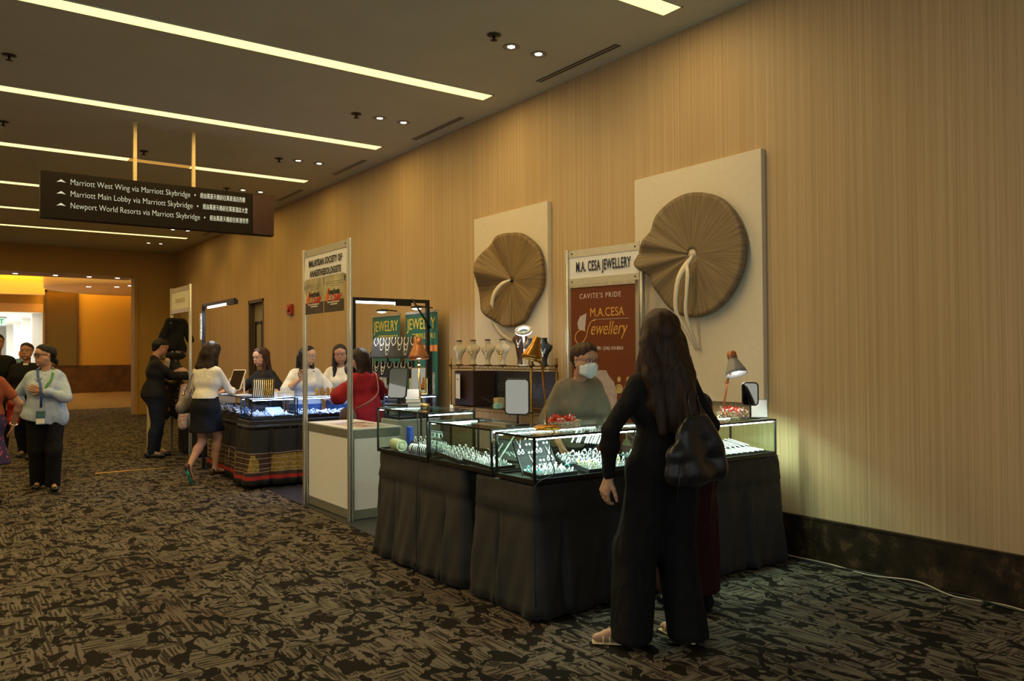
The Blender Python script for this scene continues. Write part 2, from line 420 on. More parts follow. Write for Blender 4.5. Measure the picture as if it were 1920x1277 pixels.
# end wall with the wide opening to the lobby, bulkhead above
struct(MB().box(4.1, WX+.15, 22, 22.4, 0, CZ).box(4.02, 4.1, 21.96, 22.4, 0, 3.5).build('wall_end', m_amber))['label'] = 'amber pier beside the lobby opening'
struct(MB().box(-5.2, 4.1, 22, 23.2, 3.5, CZ+.1).build('trim_1', m_amber))['label'] = 'bulkhead over the lobby opening'
struct(MB().box(-5.3, -5.2, 5.5, 37, 0, CZ+.1).build('wall_left', m_amber))
# lobby
struct(MB().box(3.4, 8.6, 37, 37.3, 1.13, 5.4).box(-5.2, 3.4, 37, 37.3, 3.27, 5.4).build('wall_lobby', M('lobby_wallcovering', (.52, .36, .08), .7, var=.06, stretch=(8, 8, 1))))['label'] = 'amber end wall of the lobby'
struct(MB().box(3.4, 8.6, 36.93, 37.3, 0, 1.13).build('baseboard_lobby', M('brown_marble', (.085, .042, .010), .6, var=.35, scale=4)))['label'] = 'tall brown marble wainscot across the lobby wall'
struct(MB().box(8.5, 8.6, 22, 37, 0, 5.4).build('wall_lobby_side', m_amber))
struct(MB().box(-5.2, 8.6, 29.5, 37.3, 5.4, 5.5).box(-5.2, 8.6, 23.2, 29.5, 4.9, 5.0).build('ceiling_lobby', m_soffit))
struct(MB().box(-5.2, 3.35, 36.2, 37, 4.2, 4.35).box(-5.2, 3.35, 35.8, 36.2, 3.9, 4.4).box(-5.2, 3.4, 36.9, 37.0, 3.27, 3.6).build('trim_2', m_soffit))['label'] = 'stepped cove ledge below the glowing ceiling'
disc = MB().lathe([(3.1, 3.98), (3.15, 4.0), (3.15, 4.38), (3.1, 4.4)], 64, Matrix.Translation((6.2, 33, 0))); o = disc.build('trim_3', m_soffit); struct(o); o['label'] = 'round dropped soffit in the lobby'
# bright corridor beyond (skybridge)
m_pale = M('pale_corridor_wall', (.82, .80, .74), .6, var=.03)
struct(MB().box(-8, 4.4, 37.3, 62, 3.4, 3.5).build('ceiling_skybridge', m_pale))
struct(MB().box(3.9, 4.1, 37.3, 62, 0, 3.4).build('wall_skybridge', M('grey_corridor_wall', (.45, .46, .45), .6)))
struct(MB().box(-8, 4.4, 61.8, 62, 0, 3.4).build('wall_skybridge_end', m_pale))
for i, (x, y) in enumerate([(3.6, 41), (3.6, 46), (3.6, 51), (3.6, 57)]):
    o = MB().box(x-.28, x+.28, y-.35, y+.35, 0, 3.4).build('column', m_pale)
    tag(o, ['nearest', 'second nearest', 'third', 'farthest'][i]+' pale square column in the bright corridor beyond the lobby', 'column', 'columns of the bright corridor')
lamp('skybridge_daylight', 'AREA', (0, 47, 3.35), 1500, (1, .99, .93), 6, (0, 0, 0), size_y=16)

# ------------------------------------------------------------------ linear ceiling lights
m_lin = emit('warm_light_diffuser', (1.0, .80, .30), 1.9)
m_lindim = emit('dim_light_diffuser', (1.0, .50, .10), .55)
ords = ['nearest', 'second', 'third', 'fourth', 'fifth', 'sixth', 'farthest']
ys = [4.30, 6.865, 9.34, 11.77, 14.34, 16.72, 18.95]
for i, y in enumerate(ys):
    xr = [4.65, 4.64, 4.61, 4.58, 4.57, 4.565, 4.56][i]
    t = thing('linear_ceiling_light', '%s long warm strip light set flush in the ceiling across the corridor' % ords[i] if 0 < i < 6 else '%s long warm strip light in the ceiling' % ords[i], 'ceiling light', (0, y, CZ), 0, 'strip lights across the corridor ceiling')
    segs = [(-4.6, xr)] if i != 3 else [(-4.6, 2.08), (2.88, xr)]
    d = MB()
    for a, b in segs: d.box(a, b, -.092, .092, -.006, -.002)
    d.build('diffuser', m_lin, t)
    if i == 3: tag(MB().box(2.08, 2.88, -.092, .092, -.006, -.002).build('diffuser', m_lindim, t), 'dimmed orange stretch of the diffuser')
    MB().box(-4.62, xr+.012, -.104, -.092, -.008, .0).box(-4.62, xr+.012, .092, .104, -.008, 0).box(xr, xr+.012, -.104, .104, -.008, 0).build('trim_frame', m_ceil, t)
for i, y in enumerate(ys):
    lamp('strip_light_beam', 'AREA', (.2, y, CZ-.015), (100, 105, 92, 72, 54, 46, 42)[i], (1, .74, .36) if i < 1 else (1, .70, .28) if i < 2 else (1, .66, .19) if i < 4 else (1, .60, .10), 8.6, (0, 0, 0), size_y=.18)
# recessed downlights, sprinklers, slot vents
m_hot = emit('downlight_bulb', (1, .90, .68), 9)
m_ring = M('downlight_trim', (.28, .25, .20), .5)
pairs = [(5.61, 4.04, 4.34), (8.16, 4.04, 4.34), (10.57, 4.0, 4.3), (12.95, 3.98, 4.26), (15.4, 4.0, 4.28), (17.8, 4.0, 4.3), (20.2, 4.0, 4.27)]
for i, (y, xa, xb) in enumerate(pairs):
    for j, x in enumerate((xa, xb)):
        t = thing('recessed_downlight', 'small round downlight, %s of its pair, %s pair from the camera along the wall side' % (('left', 'right')[j], ords[i]), 'downlight', (x, y, CZ), 0, 'paired downlights by the wall')
        MB().lathe([(.075, -.001), (.075, -.006), (.048, -.008), (.048, -.001)], 24).build('trim_ring', m_ring, t)
        MB().lathe([(.001, -.004), (.032, -.005), (.034, -.002)], 16).build('bulb', m_hot, t)
        lamp('downlight_beam', 'SPOT', (x, y, CZ-.02), 7 if i < 3 else 16, (1, .78, .45) if i < 3 else (1, .60, .20), .03, (0, 0, 0), 110, .9)
spr = [(3.77, 5.48, 'nearest the camera, left of the first downlight pair'), (3.75, 8.155, 'left of the second downlight pair'), (3.74, 10.6, 'left of the third downlight pair'), (.496, 8.29, 'at the left edge between the first two strip lights'), (.585, 10.68, 'at the left edge between the third and fourth strip light'), (2.16, 11.2, 'between the two hanging rods of the sign'), (3.72, 12.95, 'just above the right end of the hanging sign')]
for x, y, w in spr:
    t = thing('ceiling_sprinkler', 'dark sprinkler head '+w, 'sprinkler', (x, y, CZ))
    MB().lathe([(.055, -.001), (.058, -.006), (.04, -.012), (.012, -.014)], 20).build('escutcheon', M('sprinkler_bronze', (.05, .035, .02), .5, .5), t)
    MB().lathe([(.012, -.01), (.010, -.045), (.03, -.047), (.03, -.051), (.003, -.055)], 14).build('deflector', M('sprinkler_bronze'), t)
for i, (y0, y1, x) in enumerate([(5.04, 6.18, 4.775), (7.6, 8.73, 4.79), (10.03, 11.1, 4.74), (12.4, 13.5, 4.75), (17.2, 18.3, 4.75)]):
    t = thing('slot_air_vent', '%s twin-slot air vent in the ceiling beside the striped wall' % ords[i], 'air vent', (x, (y0+y1)/2, CZ), 0, 'slot vents along the wall')
    h = (y1-y0)/2
    MB().box(-.04, .04, -h, h, -.004, 0).build('plate', m_ceil, t)
    for sx in (-.02, .02): MB().box(sx-.012, sx+.012, -h, h, -.006, -.003).build('slot', m_black, t)
# lobby lights
for i, (x, y, z) in enumerate([(1.5, 22.7, 3.5), (2.35, 22.7, 3.5), (3.1, 22.7, 3.5), (3.75, 22.7, 3.5)]):
    o = MB().lathe([(.001, -.006), (.05, -.005), (.055, 0)], 14).build('soffit_spotlight', m_hot, None, (x, y, z)); tag(o, '%s tiny spotlight under the bulkhead of the lobby opening, counted from the left' % ['first', 'second', 'third', 'fourth'][i], 'spotlight', 'spotlights under the bulkhead')
for i, (x, y) in enumerate([(4.35, 32.0), (5.2, 31.6), (5.5, 30.8), (6.1, 31.4)]):
    o = MB().lathe([(.001, -.008), (.07, -.006), (.075, 0)], 14).build('soffit_spotlight', m_hot, None, (x, y, 3.98)); tag(o, '%s tiny spotlight in the round lobby soffit, counted from the left' % ['first', 'second', 'third', 'fourth'][i], 'spotlight', 'spotlights in the round soffit')
lamp('lobby_cove', 'AREA', (1.5, 35.4, 4.45), 600, (1, .68, .15), 7, (PI, 0, 0), size_y=.8)
lamp('lobby_cove_round', 'AREA', (6.2, 33, 4.45), 300, (1, .66, .14), 4, (PI, 0, 0), size_y=4)
lamp('lobby_fill', 'AREA', (3.5, 29, 4.85), 170, (1, .66, .14), 7, (0, 0, 0), size_y=5)
# exit sign
t = thing('exit_sign', 'green and white exit sign hanging in the bright corridor', 'exit sign', (2.0, 40.5, 2.85))
MB().box(-.34, .34, -.03, .03, 0, .3).build('panel', emit('exit_sign_face', (.75, 1, .78), 1.1), t)
text('lettering', 'EXIT', emit('exit_green', (.02, .45, .1), .8), t, face_mtx((0, -.032, .15), (1, 0, 0), (0, 0, 1)), size=.28, sx=.9, off=.006)
MB().box(-.38, .38, -.06, .06, .3, .38).build('housing', M('sign_housing', (.12, .12, .11), .5), t)
# tall mirror on the lobby wall
t = thing('tall_wall_mirror', 'tall dark-framed mirror panel standing on the lobby wainscot', 'mirror', (4.05, 36.9, 1.13))
MB().box(-.6, -.52, -.05, .05, 0, 3.05).box(.53, .61, -.05, .05, 0, 3.05).box(-.6, .61, -.05, .05, 2.97, 3.05).build('frame', M('dark_frame'), t)
MB().box(-.52, .53, -.02, .02, 0, 2.97).build('mirror_pane', M('bronze_mirror', (.20, .125, .02), .3, .7, var=.01), t)

# metal threshold strip
o = MB().box(1.6, 2.5, 11.18, 11.22, 0, .006).build('floor_threshold_strip', M('brass_strip', (.75, .48, .08), .35, .8), None); tag(o, 'thin yellow brass joint strip in the carpet behind the walking woman', 'floor strip')
o = MB().box(-5, 1.6, 11.17, 11.25, 0, .003).box(2.5, 3.0, 11.17, 11.25, 0, .003).build('trim_4', M('carpet_seam', (.02, .015, .01), .9)); struct(o)
# black vinyl under the middle booth
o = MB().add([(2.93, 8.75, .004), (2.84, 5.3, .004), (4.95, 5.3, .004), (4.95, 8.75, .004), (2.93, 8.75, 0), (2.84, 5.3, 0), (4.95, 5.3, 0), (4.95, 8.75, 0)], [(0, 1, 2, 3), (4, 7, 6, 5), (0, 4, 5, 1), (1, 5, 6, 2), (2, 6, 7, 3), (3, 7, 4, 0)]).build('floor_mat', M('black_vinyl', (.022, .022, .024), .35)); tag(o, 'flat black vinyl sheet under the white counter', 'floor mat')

# ------------------------------------------------------------------ hanging direction sign
t = thing('hanging_direction_sign', 'long black direction sign with pale lettering hung from the ceiling by two rods', 'sign', (2.14, 9.895, 2.96))
MB().box(-1.265, 1.265, -.06, .06, 0, .505).build('sign_panel', M('sign_dark_brown', (.009, .006, .004), .6, var=.1, spec=.15), t, bevel=.004)
tag(MB().box(1.0, 1.262, -.066, -.058, .006, .497).build('end_plate', M('sign_maroon', (.035, .010, .004), .3, var=.4, scale=60), t), 'dark maroon end plate')
for x in (-.325, .315):
    r = MB().box(x-.018, x+.018, -.018, .018, .50, CZ-2.96).build('hanging_rod', M('rod_cream_paint', (.62, .48, .26), .5), t)
    MB().lathe([(.05, 1.165), (.05, 1.18)], 18, Matrix.Translation((x, 0, 0))).build('ceiling_flange', M('rod_cream_paint'), r)
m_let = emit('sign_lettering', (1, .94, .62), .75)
rows = [('Marriott West Wing via Marriott Skybridge  \u2022', '經由萬豪天橋前往萬豪酒店西樓', .405, 1.31), ('Marriott Main Lobby via Marriott Skybridge  \u2022', '經由萬豪天橋前往萬豪酒店大堂', .277, 1.34), ('Newport World Resorts via Marriott Skybridge  \u2022', '經由萬豪天橋前往新港世界', .149, 1.42)]
for en, zh, z, wd in rows:
    me = text_mesh(en, .093, align='LEFT', off=-.0014); xs = [v.co.x for v in me.vertices]; k = wd/max(xs)
    me.transform(Matrix.Diagonal((k, 1, 1, 1))); me.transform(face_mtx((-.985, -.064, z), (1, 0, 0), (0, 0, 1))); link('lettering', me, m_let, t)
    me = text_mesh(zh, .07, align='LEFT'); xs = [v.co.x for v in me.vertices]; w2 = .53 if len(zh) > 12 else .46; k = w2/max(xs)
    me.transform(Matrix.Diagonal((k, 1, 1, 1))); me.transform(face_mtx((-.985+wd+.05, -.064, z+.002), (1, 0, 0), (0, 0, 1))); link('chinese_lettering', me, m_let, t)
    MB().add([(-1.115, -.064, z-.010), (-1.07, -.064, z+.022), (-1.025, -.064, z-.010), (-1.07, -.064, z-.003)], [(0, 1, 3), (1, 2, 3)]).build('arrow', m_let, t)

# ------------------------------------------------------------------ wall art
def wood_disc(t, c, rf, df, mat, name='leaf_disc', thick=.05, hole=.0, N=120, Rn=14):
    # rf(angle) radius, df(angle, rho) stand-off from the panel; angle measured in (toward the camera = -Y, up)
    mb = MB(); vs = []; 
    for side in (0, 1):
        for i in range(Rn+1):
            rho = hole+(1-hole)*i/Rn
            for k in range(N):
                a = 2*PI*k/N; r = rf(a)*rho; x = -df(a, rho)-(thick if side == 0 else 0)
                vs.append((c[0]+x, -math.cos(a)*r, math.sin(a)*r))
    off = (Rn+1)*N; fs = []
    for i in range(Rn):
        for k in range(N):
            k2 = (k+1) % N; fs.append((i*N+k, i*N+k2, (i+1)*N+k2, (i+1)*N+k)); fs.append((off+i*N+k, off+(i+1)*N+k, off+(i+1)*N+k2, off+i*N+k2))
    for k in range(N):
        k2 = (k+1) % N; fs.append((Rn*N+k, Rn*N+k2, off+Rn*N+k2, off+Rn*N+k)); fs.append((k, off+k, off+k2, k2))
    mb.add(vs, fs, True); return mb.build(name, mat, t)
def interp(tab):
    tab = sorted(tab); A = np.array([a for a, _ in tab]); R = np.array([r for _, r in tab])
    A = np.concatenate([A-360, A, A+360]); R = np.concatenate([R, R, R])
    xs = np.arange(-360, 720, 1.0); y = np.interp(xs, A, R); ker = np.hanning(25); ker /= ker.sum(); y = np.convolve(y, ker, 'same')
    return lambda a: float(np.interp(math.degrees(a) % 360, xs, y))
m_panel = M('cream_panel_paint', (.70, .62, .48), .45, var=.02)
m_ribbon = M('white_ribbon_lacquer', (.75, .66, .50), .3, var=.03)
m_wooda = mat_wood('radial_veneer', (.12, .080, .038), (.26, .185, .095))
m_woodb = mat_wood('radial_veneer_warm', (.11, .065, .025), (.29, .185, .07))
def ribbon(t, pts, w, mat, name='stem'):   # flat band standing proud of the panel; pts (y offset, z offset, stand-off, width)
    mb = MB(); P = [Vector((-d, y, z)) for y, z, d, ww in pts]; N = len(P); vs = []
    for i in range(N):
        tn = (P[min(i+1, N-1)]-P[max(i-1, 0)]).normalized(); sd = tn.cross(V(1, 0, 0)).normalized()*pts[i][3]/2; nx = V(.006, 0, 0)
        vs += [P[i]-sd-nx, P[i]+sd-nx, P[i]+sd+nx, P[i]-sd+nx]
    fs = [(0, 1, 2, 3), (4*N-1, 4*N-2, 4*N-3, 4*N-4)]
    for i in range(N-1):
        for k in range(4): fs.append((4*i+k, 4*i+4, 4*i+4+k-0, 4*i+k) if 0 else (4*i+k, 4*i+(k+1) % 4, 4*i+4+(k+1) % 4, 4*i+4+k))
    mb.add(vs, fs, True); return mb.build(name, mat, t)
def cr(pts, n=6):   # catmull-rom
    out = []; P = [np.array(p, float) for p in pts]; P = [2*P[0]-P[1]]+P+[2*P[-1]-P[-2]]
    for i in range(1, len(P)-2):
        for k in range(n):
            s = k/n; out.append(.5*((2*P[i])+(-P[i-1]+P[i+1])*s+(2*P[i-1]-5*P[i]+4*P[i+1]-P[i+2])*s*s+(-P[i-1]+3*P[i]-3*P[i+1]+P[i+2])*s**3))
    out.append(P[-2]); return out
# small panel
t = thing('lily_leaf_wall_art', 'smaller cream wall panel with a wavy-edged wooden leaf disc, left of the shop banner', 'wall art', (WX, 6.96, 2.2))
MB().box(-.05, 0, -.675, .675, -1.0, .80).build('backing_panel', m_panel, t, bevel=.003)
rt = [(0, .53), (25, .53), (50, .50), (89, .50), (115, .52), (135, .58), (150, .60), (160, .53), (171, .52), (183, .60), (195, .64), (207, .58), (219, .52), (235, .50), (258, .50), (281, .485), (300, .47), (316, .445), (330, .46), (348, .51)]
f1 = interp(rt)
def d1(a, rho): return .05+.012+.05*rho*max(0, math.cos(a-PI))*(1+math.sin(5.0*a))+.03*rho*(1+math.sin(7*a+.5))*(.35 if math.cos(a) > 0 else 1)
sub = wood_disc(t, (0, 0, 0), f1, d1, m_woodb, thick=.045, hole=.03); sub.location = (0, -.14, .04)
MB().cyl((-.12, -.14, .04), (-.06, -.14, .04), .022).build('centre_boss', m_black, t)
ribbon(t, cr([(-.15, .04, .14, .02), (-.03, .0, .17, .04), (.08, -.10, .19, .05), (.15, -.25, .17, .055), (.16, -.40, .14, .055), (.06, -.53, .10, .05), (-.08, -.60, .07, .03)]), 0, m_ribbon)
# big panel
t = thing('lily_leaf_wall_art', 'larger cream wall panel with a big round wooden leaf disc and split white stem', 'wall art', (WX, 4.385, 2.2))
MB().box(-.05, 0, -.665, .665, -1.12, .78).build('backing_panel', m_panel, t, bevel=.003)
rt = [(0, .515), (41, .50), (83, .49), (110, .50), (132, .515), (150, .48), (162, .47), (172, .55), (180, .58), (187, .53), (197, .445), (212, .45), (230, .465), (250, .49), (269, .505), (300, .51), (324, .51)]
f2 = interp(rt)
def d2(a, rho):
    q = max(0, math.cos(a-PI*.985)); return .06+.07*rho*q**6*(1+.5*math.sin(14*(a-PI)))+.02*rho
sub = wood_disc(t, (0, 0, 0), f2, d2, m_wooda, thick=.05, hole=.085); sub.location = (0, -.04, .05)
MB().lathe([(.045, 0), (.045, .1)], 24, Matrix.Translation((-.11, -.04, .05)) @ Matrix.Rotation(PI/2, 4, 'Y')).build('centre_ring', M('ring_cream', (.6, .52, .4), .4), t)
ribbon(t, cr([(-.10, .03, .17, .015), (-.06, -.04, .20, .05), (.0, -.14, .22, .045), (.035, -.28, .22, .04), (.045, -.42, .20, .035), (-.01, -.56, .15, .03), (-.05, -.72, .08, .012)]), 0, m_ribbon)
ribbon(t, cr([(-.06, -.03, .20, .03), (-.09, -.12, .22, .035), (-.08, -.25, .22, .03), (-.05, -.42, .20, .03), (-.06, -.58, .15, .025), (-.08, -.72, .08, .012)]), 0, m_ribbon)

# fire alarm box
t = thing('fire_alarm_box', 'small red fire alarm box on the striped wall beside the service door', 'alarm', (WX, 13.57, 2.27))
MB().box(-.06, 0, -.1, .1, -.09, .09).build('housing', M('alarm_red', (.35, .03, .012), .4), t, bevel=.008)
MB().lathe([(.001, 0), (.05, .005), (.05, .02)], 20, Matrix.Translation((-.06, 0, .0)) @ Matrix.Rotation(-PI/2, 4, 'Y')).build('sounder', M('alarm_red'), t)

# cables on the floor
def cable(name, label, pts, r, mat, cat='cable'):
    o = MB().tube(cr(pts, 6), r, 6).build(name, mat); return tag(o, label, cat)
cable('power_cable', 'thin pale cable lying along the foot of the marble skirting', [(4.93, 3.55, .012), (4.97, 3.2, .006), (4.93, 2.9, .006), (4.95, 2.6, .03), (4.9, 2.35, .006), (4.96, 2.1, .006), (4.9, 1.8, .006), (4.95, 1.5, .006)], .005, M('cream_cable', (.50, .42, .28), .5))
cable('power_cable', 'black cable lying beside the pale one along the skirting', [(4.9, 3.5, .007), (4.92, 3.2, .007), (4.96, 2.85, .01), (4.9, 2.55, .007), (4.95, 2.3, .01), (4.91, 2.0, .007), (4.92, 1.4, .007)], .006, m_black)
cable('extension_cord', 'orange extension cord looping from under the skirted table', [(2.95, 4.45, .01), (2.78, 4.33, .008), (2.70, 4.22, .008), (2.72, 4.10, .008), (2.80, 4.0, .008), (2.95, 3.95, .01)], .007, M('orange_cord', (.80, .13, .02), .45))

# ================================================================== PEOPLE
def rotm(yaw=0, pitch=0, roll=0):
    return Matrix.Rotation(yaw, 3, 'Z') @ Matrix.Rotation(pitch, 3, 'X') @ Matrix.Rotation(roll, 3, 'Y')
def ik(a, t, l1, l2, pole):
    a = Vector(a); t = Vector(t); d = t-a; D = d.length
    if D > (l1+l2)*.995: t = a+d*((l1+l2)*.995/D); d = t-a; D = d.length
    x = (l1*l1-l2*l2+D*D)/(2*D); h = math.sqrt(max(0, l1*l1-x*x)); u = d/D
    p = Vector(pole); p = p-u*p.dot(u); p = p.normalized() if p.length > 1e-5 else V(0, 1, 0)
    return a+u*x+p*h, t
class Fig:
    """local frame: +X the person's right, +Y forward, +Z up"""
    def __init__(s, h=1.6, w=1.0, lean=0, side=0, head=(0, 0, 0), lw=None, rw=None, lp=(-.6, -.5, -.3), rp=(.6, -.5, -.3),
                 lf=(-.1, 0, 0), rf=(.1, 0, 0), hips=(0, 0), drop=0, twist=0, fat=1.0, neck=0):
        k = s.k = h/1.65; s.w = w; s.fat = fat; s.h = h
        pc = s.pc = V(hips[0], hips[1], .53*h-drop)
        R = rotm(math.radians(twist), math.radians(-lean), math.radians(side)); U = R @ V(0, 0, 1); F = R @ V(0, 1, 0); X = R @ V(1, 0, 0)
        s.U, s.F, s.X = U, F, X
        s.waist = pc+U*.13*k; s.chest = pc+U*.30*k+F*.01; s.nb = pc+U*.475*k-F*.015
        s.sh = {i: pc+U*.418*k+X*i*.138*k*w-F*.01 for i in (-1, 1)}
        s.hip = {i: pc+V(i*.083*k*w, 0, -.02*k) for i in (-1, 1)}
        hr = rotm(math.radians(head[0]), math.radians(-head[1]), math.radians(head[2]))
        s.headc = s.nb+(U*.9+F*(.18+neck)).normalized()*.115*k+hr @ V(0, .012, .075)*k
        s.HM = Matrix.Translation(s.headc) @ hr.to_4x4() @ Matrix.Scale(k*.98, 4)
        ua, fa = .285*k, .245*k
        dl = {-1: lw, 1: rw}; pl = {-1: lp, 1: rp}; s.el = {}; s.wr = {}
        for i in (-1, 1):
            t = dl[i] if dl[i] is not None else s.sh[i]+V(i*.075, .05, -.51*k)
            s.el[i], s.wr[i] = ik(s.sh[i], t, ua, fa, pl[i])
        th, ca = .397*k, .381*k; fe = {-1: lf, 1: rf}; s.kn = {}; s.an = {}; s.toe = {}; s.heel = {}
        for i in (-1, 1):
            f = fe[i]; z = f[3] if len(f) > 3 else 0.0; pit = f[4] if len(f) > 4 else 0
            yw = math.radians(f[2]); d = V(math.sin(yw)*math.cos(pit), math.cos(yw)*math.cos(pit), -math.sin(pit))
            an = V(f[0], f[1], .085*k+z); s.kn[i], s.an[i] = ik(s.hip[i], an, th, ca, V(math.sin(yw)*.3, 1, 0))
            s.toe[i] = s.an[i]+d*.155*k+V(0, 0, -.055*k); s.heel[i] = s.an[i]-d*.045*k+V(0, 0, -.045*k)
    def torso(s, e=0, top=True, bust=0, ws=1.0):
        k, w, f = s.k, s.w, s.fat; X, U, F = s.X, s.U, s.F; L = []
        L.append(C(s.pc-X*.085*k*w, s.pc+X*.085*k*w, .095*k*f+e, k=.05, n=F, s=1.0))
        L.append(C(s.pc-F*.025*k, s.pc+U*.06*k-F*.012*k, .108*k*f+e, k=.05))
        L.append(C(s.waist-X*.055*k*w*ws, s.waist+X*.055*k*w*ws, .088*k*f+e, k=.06, n=F, s=1.05))
        L.append(C(s.chest-X*.062*k*w, s.chest+X*.062*k*w, .098*k*f+e, k=.05, n=F, s=1.05))
        if top:
            a = s.pc+U*.40*k; L.append(C(a-X*.085*k*w, a+X*.085*k*w, .078*k+e, k=.05, n=F, s=1.1))
            for i in (-1, 1): L.append(C(s.nb-U*.048*k, s.sh[i]-X*i*.02, .044*k+e*.5, .044*k+e*.6, k=.04))
        if bust:
            for i in (-1, 1): L.append(C(s.chest+X*i*.07*k+F*.055*k, s.chest+X*i*.075*k+F*.085*k, .062*k*bust+e*.7, .05*k*bust+e*.7, k=.05))
        return L
    def arm(s, i, e=0, f0=0, f1=2.0, flare=0):
        """f 0..1 upper arm, 1..2 forearm"""
        k = s.k; g = (.5+s.fat*.5); e = e*.72; L = []
        def at(f): return s.sh[i].lerp(s.el[i], f) if f <= 1 else s.el[i].lerp(s.wr[i], f-1)
        def rr(f): return ((.045*(1-f)+.035*f) if f <= 1 else (.040*(2-f)+.024*(f-1)))*k*g
        ks = sorted(set([f0, f1]+[q for q in (1.0, 1.3) if f0 < q < f1]))
        for a, b in zip(ks[:-1], ks[1:]):
            L.append(C(at(a), at(b), rr(a if a != 1.0 else 1.0)+e+flare*(a-f0)/(f1-f0), (rr(b) if b != 1.3 else .040*k*g)+e+flare*(b-f0)/(f1-f0), k=.02))
        return L
    def leg(s, i, e=0, g0=0, g1=2.0, foot=False):
        k = s.k; g = (.5+s.fat*.5); L = []; cf = s.kn[i].lerp(s.an[i], .3)-V(0, .012, 0)*k
        L.append(C(s.hip[i], s.kn[i], .086*k*g+e, .050*k*g+e, k=.04))
        if g1 > 1:
            L.append(C(s.kn[i], cf, .048*k*g+e, .052*k*g+e, k=.03)); L.append(C(cf, s.an[i], .052*k*g+e, .031*k+e, k=.03))
        if foot: L += s.foot(i, e)
        return L
    def foot(s, i, e=0):
        k = s.k
        return [C(s.an[i], s.heel[i], .032*k+e, .026*k+e, k=.02), C(s.heel[i], s.toe[i], .026*k+e, .022*k+e, k=.02, n=(0, 0, 1), s=1.0),
                C(s.an[i], s.toe[i].lerp(s.an[i], .25), .03*k+e, .026*k+e, k=.02), C(s.toe[i]-V(.015, 0, 0), s.toe[i]+V(.015, 0, 0), .02*k+e, k=.015, n=(0, 0, 1), s=1.2)]
    def headp(s, child=False):
        L = [C((0, -.030, .035), (0, .022, .042), .080, .076, k=.02), C((0, .02, .03), (0, .035, -.05), .066, .05, k=.03),
             C((-.022, .045, -.062), (.022, .045, -.062), .034, k=.025), C((0, .072, -.098), (0, .066, -.094), .017, k=.02),
             C((-.036, .052, -.022), (-.03, .058, -.045), .030, .026, k=.025), C((.036, .052, -.022), (.03, .058, -.045), .030, .026, k=.025),
             C((-.062, .02, -.03), (-.04, .03, -.08), .02, k=.03), C((.062, .02, -.03), (.04, .03, -.08), .02, k=.03),
             C((-.035, .079, .036), (.035, .079, .036), .013, k=.018),
             C((0, .084, .022), (0, .104, -.016), .008, .0105, k=.010), C((-.0105, .094, -.022), (.0105, .094, -.022), .0085, k=.008),
             C((-.034, .106, .014), (-.030, .106, .014), .016, k=.014, sub=True), C((.034, .106, .014), (.030, .106, .014), .016, k=.014, sub=True),
             C((-.031, .079, .014), (-.0305, .079, .014), .0135, k=.006), C((.031, .079, .014), (.0305, .079, .014), .0135, k=.006),
             C((-.018, .088, -.052), (.018, .088, -.052), .008, k=.012), C((-.014, .086, -.063), (.014, .086, -.063), .0085, k=.010),
             C((-.012, .100, -.0575), (.012, .100, -.0575), .0025, k=.004, sub=True),
             C((-.079, -.012, .018), (-.076, -.006, -.022), .019, .012, k=.008, n=(1, .3, 0), s=2.2), C((.079, -.012, .018), (.076, -.006, -.022), .019, .012, k=.008, n=(1, -.3, 0), s=2.2)]
        L = xf(L, s.HM)
        for p in L: p['r0'] *= s.k*.98; p['r1'] *= s.k*.98
        return L
    def neckp(s, e=0):
        k = s.k; a = s.HM @ V(0, -.022, -.03); return [C(s.nb-s.U*.03*k, a, .052*k+e, .050*k+e, k=.03)]
    def hand(s, i, fd=None, pn=None, curl=.5, spread=1.0, thumb=.6, point=False):
        """fd finger direction, pn palm normal (curl goes towards it)"""
        k = s.k; w = s.wr[i]; fd = Vector(fd).normalized() if fd is not None else (s.wr[i]-s.el[i]).normalized()
        pn = Vector(pn) if pn is not None else V(-i, 0, 0); pn = (pn-fd*pn.dot(fd)).normalized(); sd = fd.cross(pn)*1.0
        if sd.dot(V(0, 0, 0)) is None: pass
        th = sd if i < 0 else -sd          # thumb side
        L = [C(s.el[i].lerp(w, .8), w, .027*k, .0235*k, k=.01)]
        base = []
        for q, (o, ln) in enumerate(((.030, .070), (.010, .079), (-.010, .074), (-.028, .057))):
            b = w+fd*(.088-.004*abs(q-1))*k+th*o*k*1.0; a = w+fd*.012*k+th*o*.55*k
            L.append(C(a, b, .0125*k, .0105*k, k=.012, n=pn, s=1.0)); base.append((b, ln, o))
        L.append(C(w+fd*.03*k+th*.018*k, w+fd*.06*k+th*.02*k, .015*k, k=.015))
        for q, (b, ln, o) in enumerate(base):
            c = curl*(1+.12*q) if not (point and q == 0) else .1
            ang = c*.5; p = b; r = (.0088, .0082, .0074, .0064) if q < 3 else (.0078, .0072, .0066, .0058); dirb = (fd+th*o*2.2*spread).normalized()
            for j, fr in enumerate((.45, .31, .24)):
                d = dirb*math.cos(ang)+pn*math.sin(ang); n2 = p+d*ln*fr*k
                L.append(C(p, n2, r[j]*k, r[j+1]*k, k=.004)); p = n2; ang += c*.75
        p = w+fd*.022*k+th*.022*k
        for j, (ln, r0, r1) in enumerate(((.042, .0135, .011), (.032, .0105, .009), (.026, .009, .0072))):
            d = (fd*(.75+.25*j)+th*(.75-.28*j*thumb)+pn*(.35*thumb+.2*j*thumb)).normalized(); n2 = p+d*ln*k; L.append(C(p, n2, r0*k, r1*k, k=.006)); p = n2
        return L
HANDREG = .14
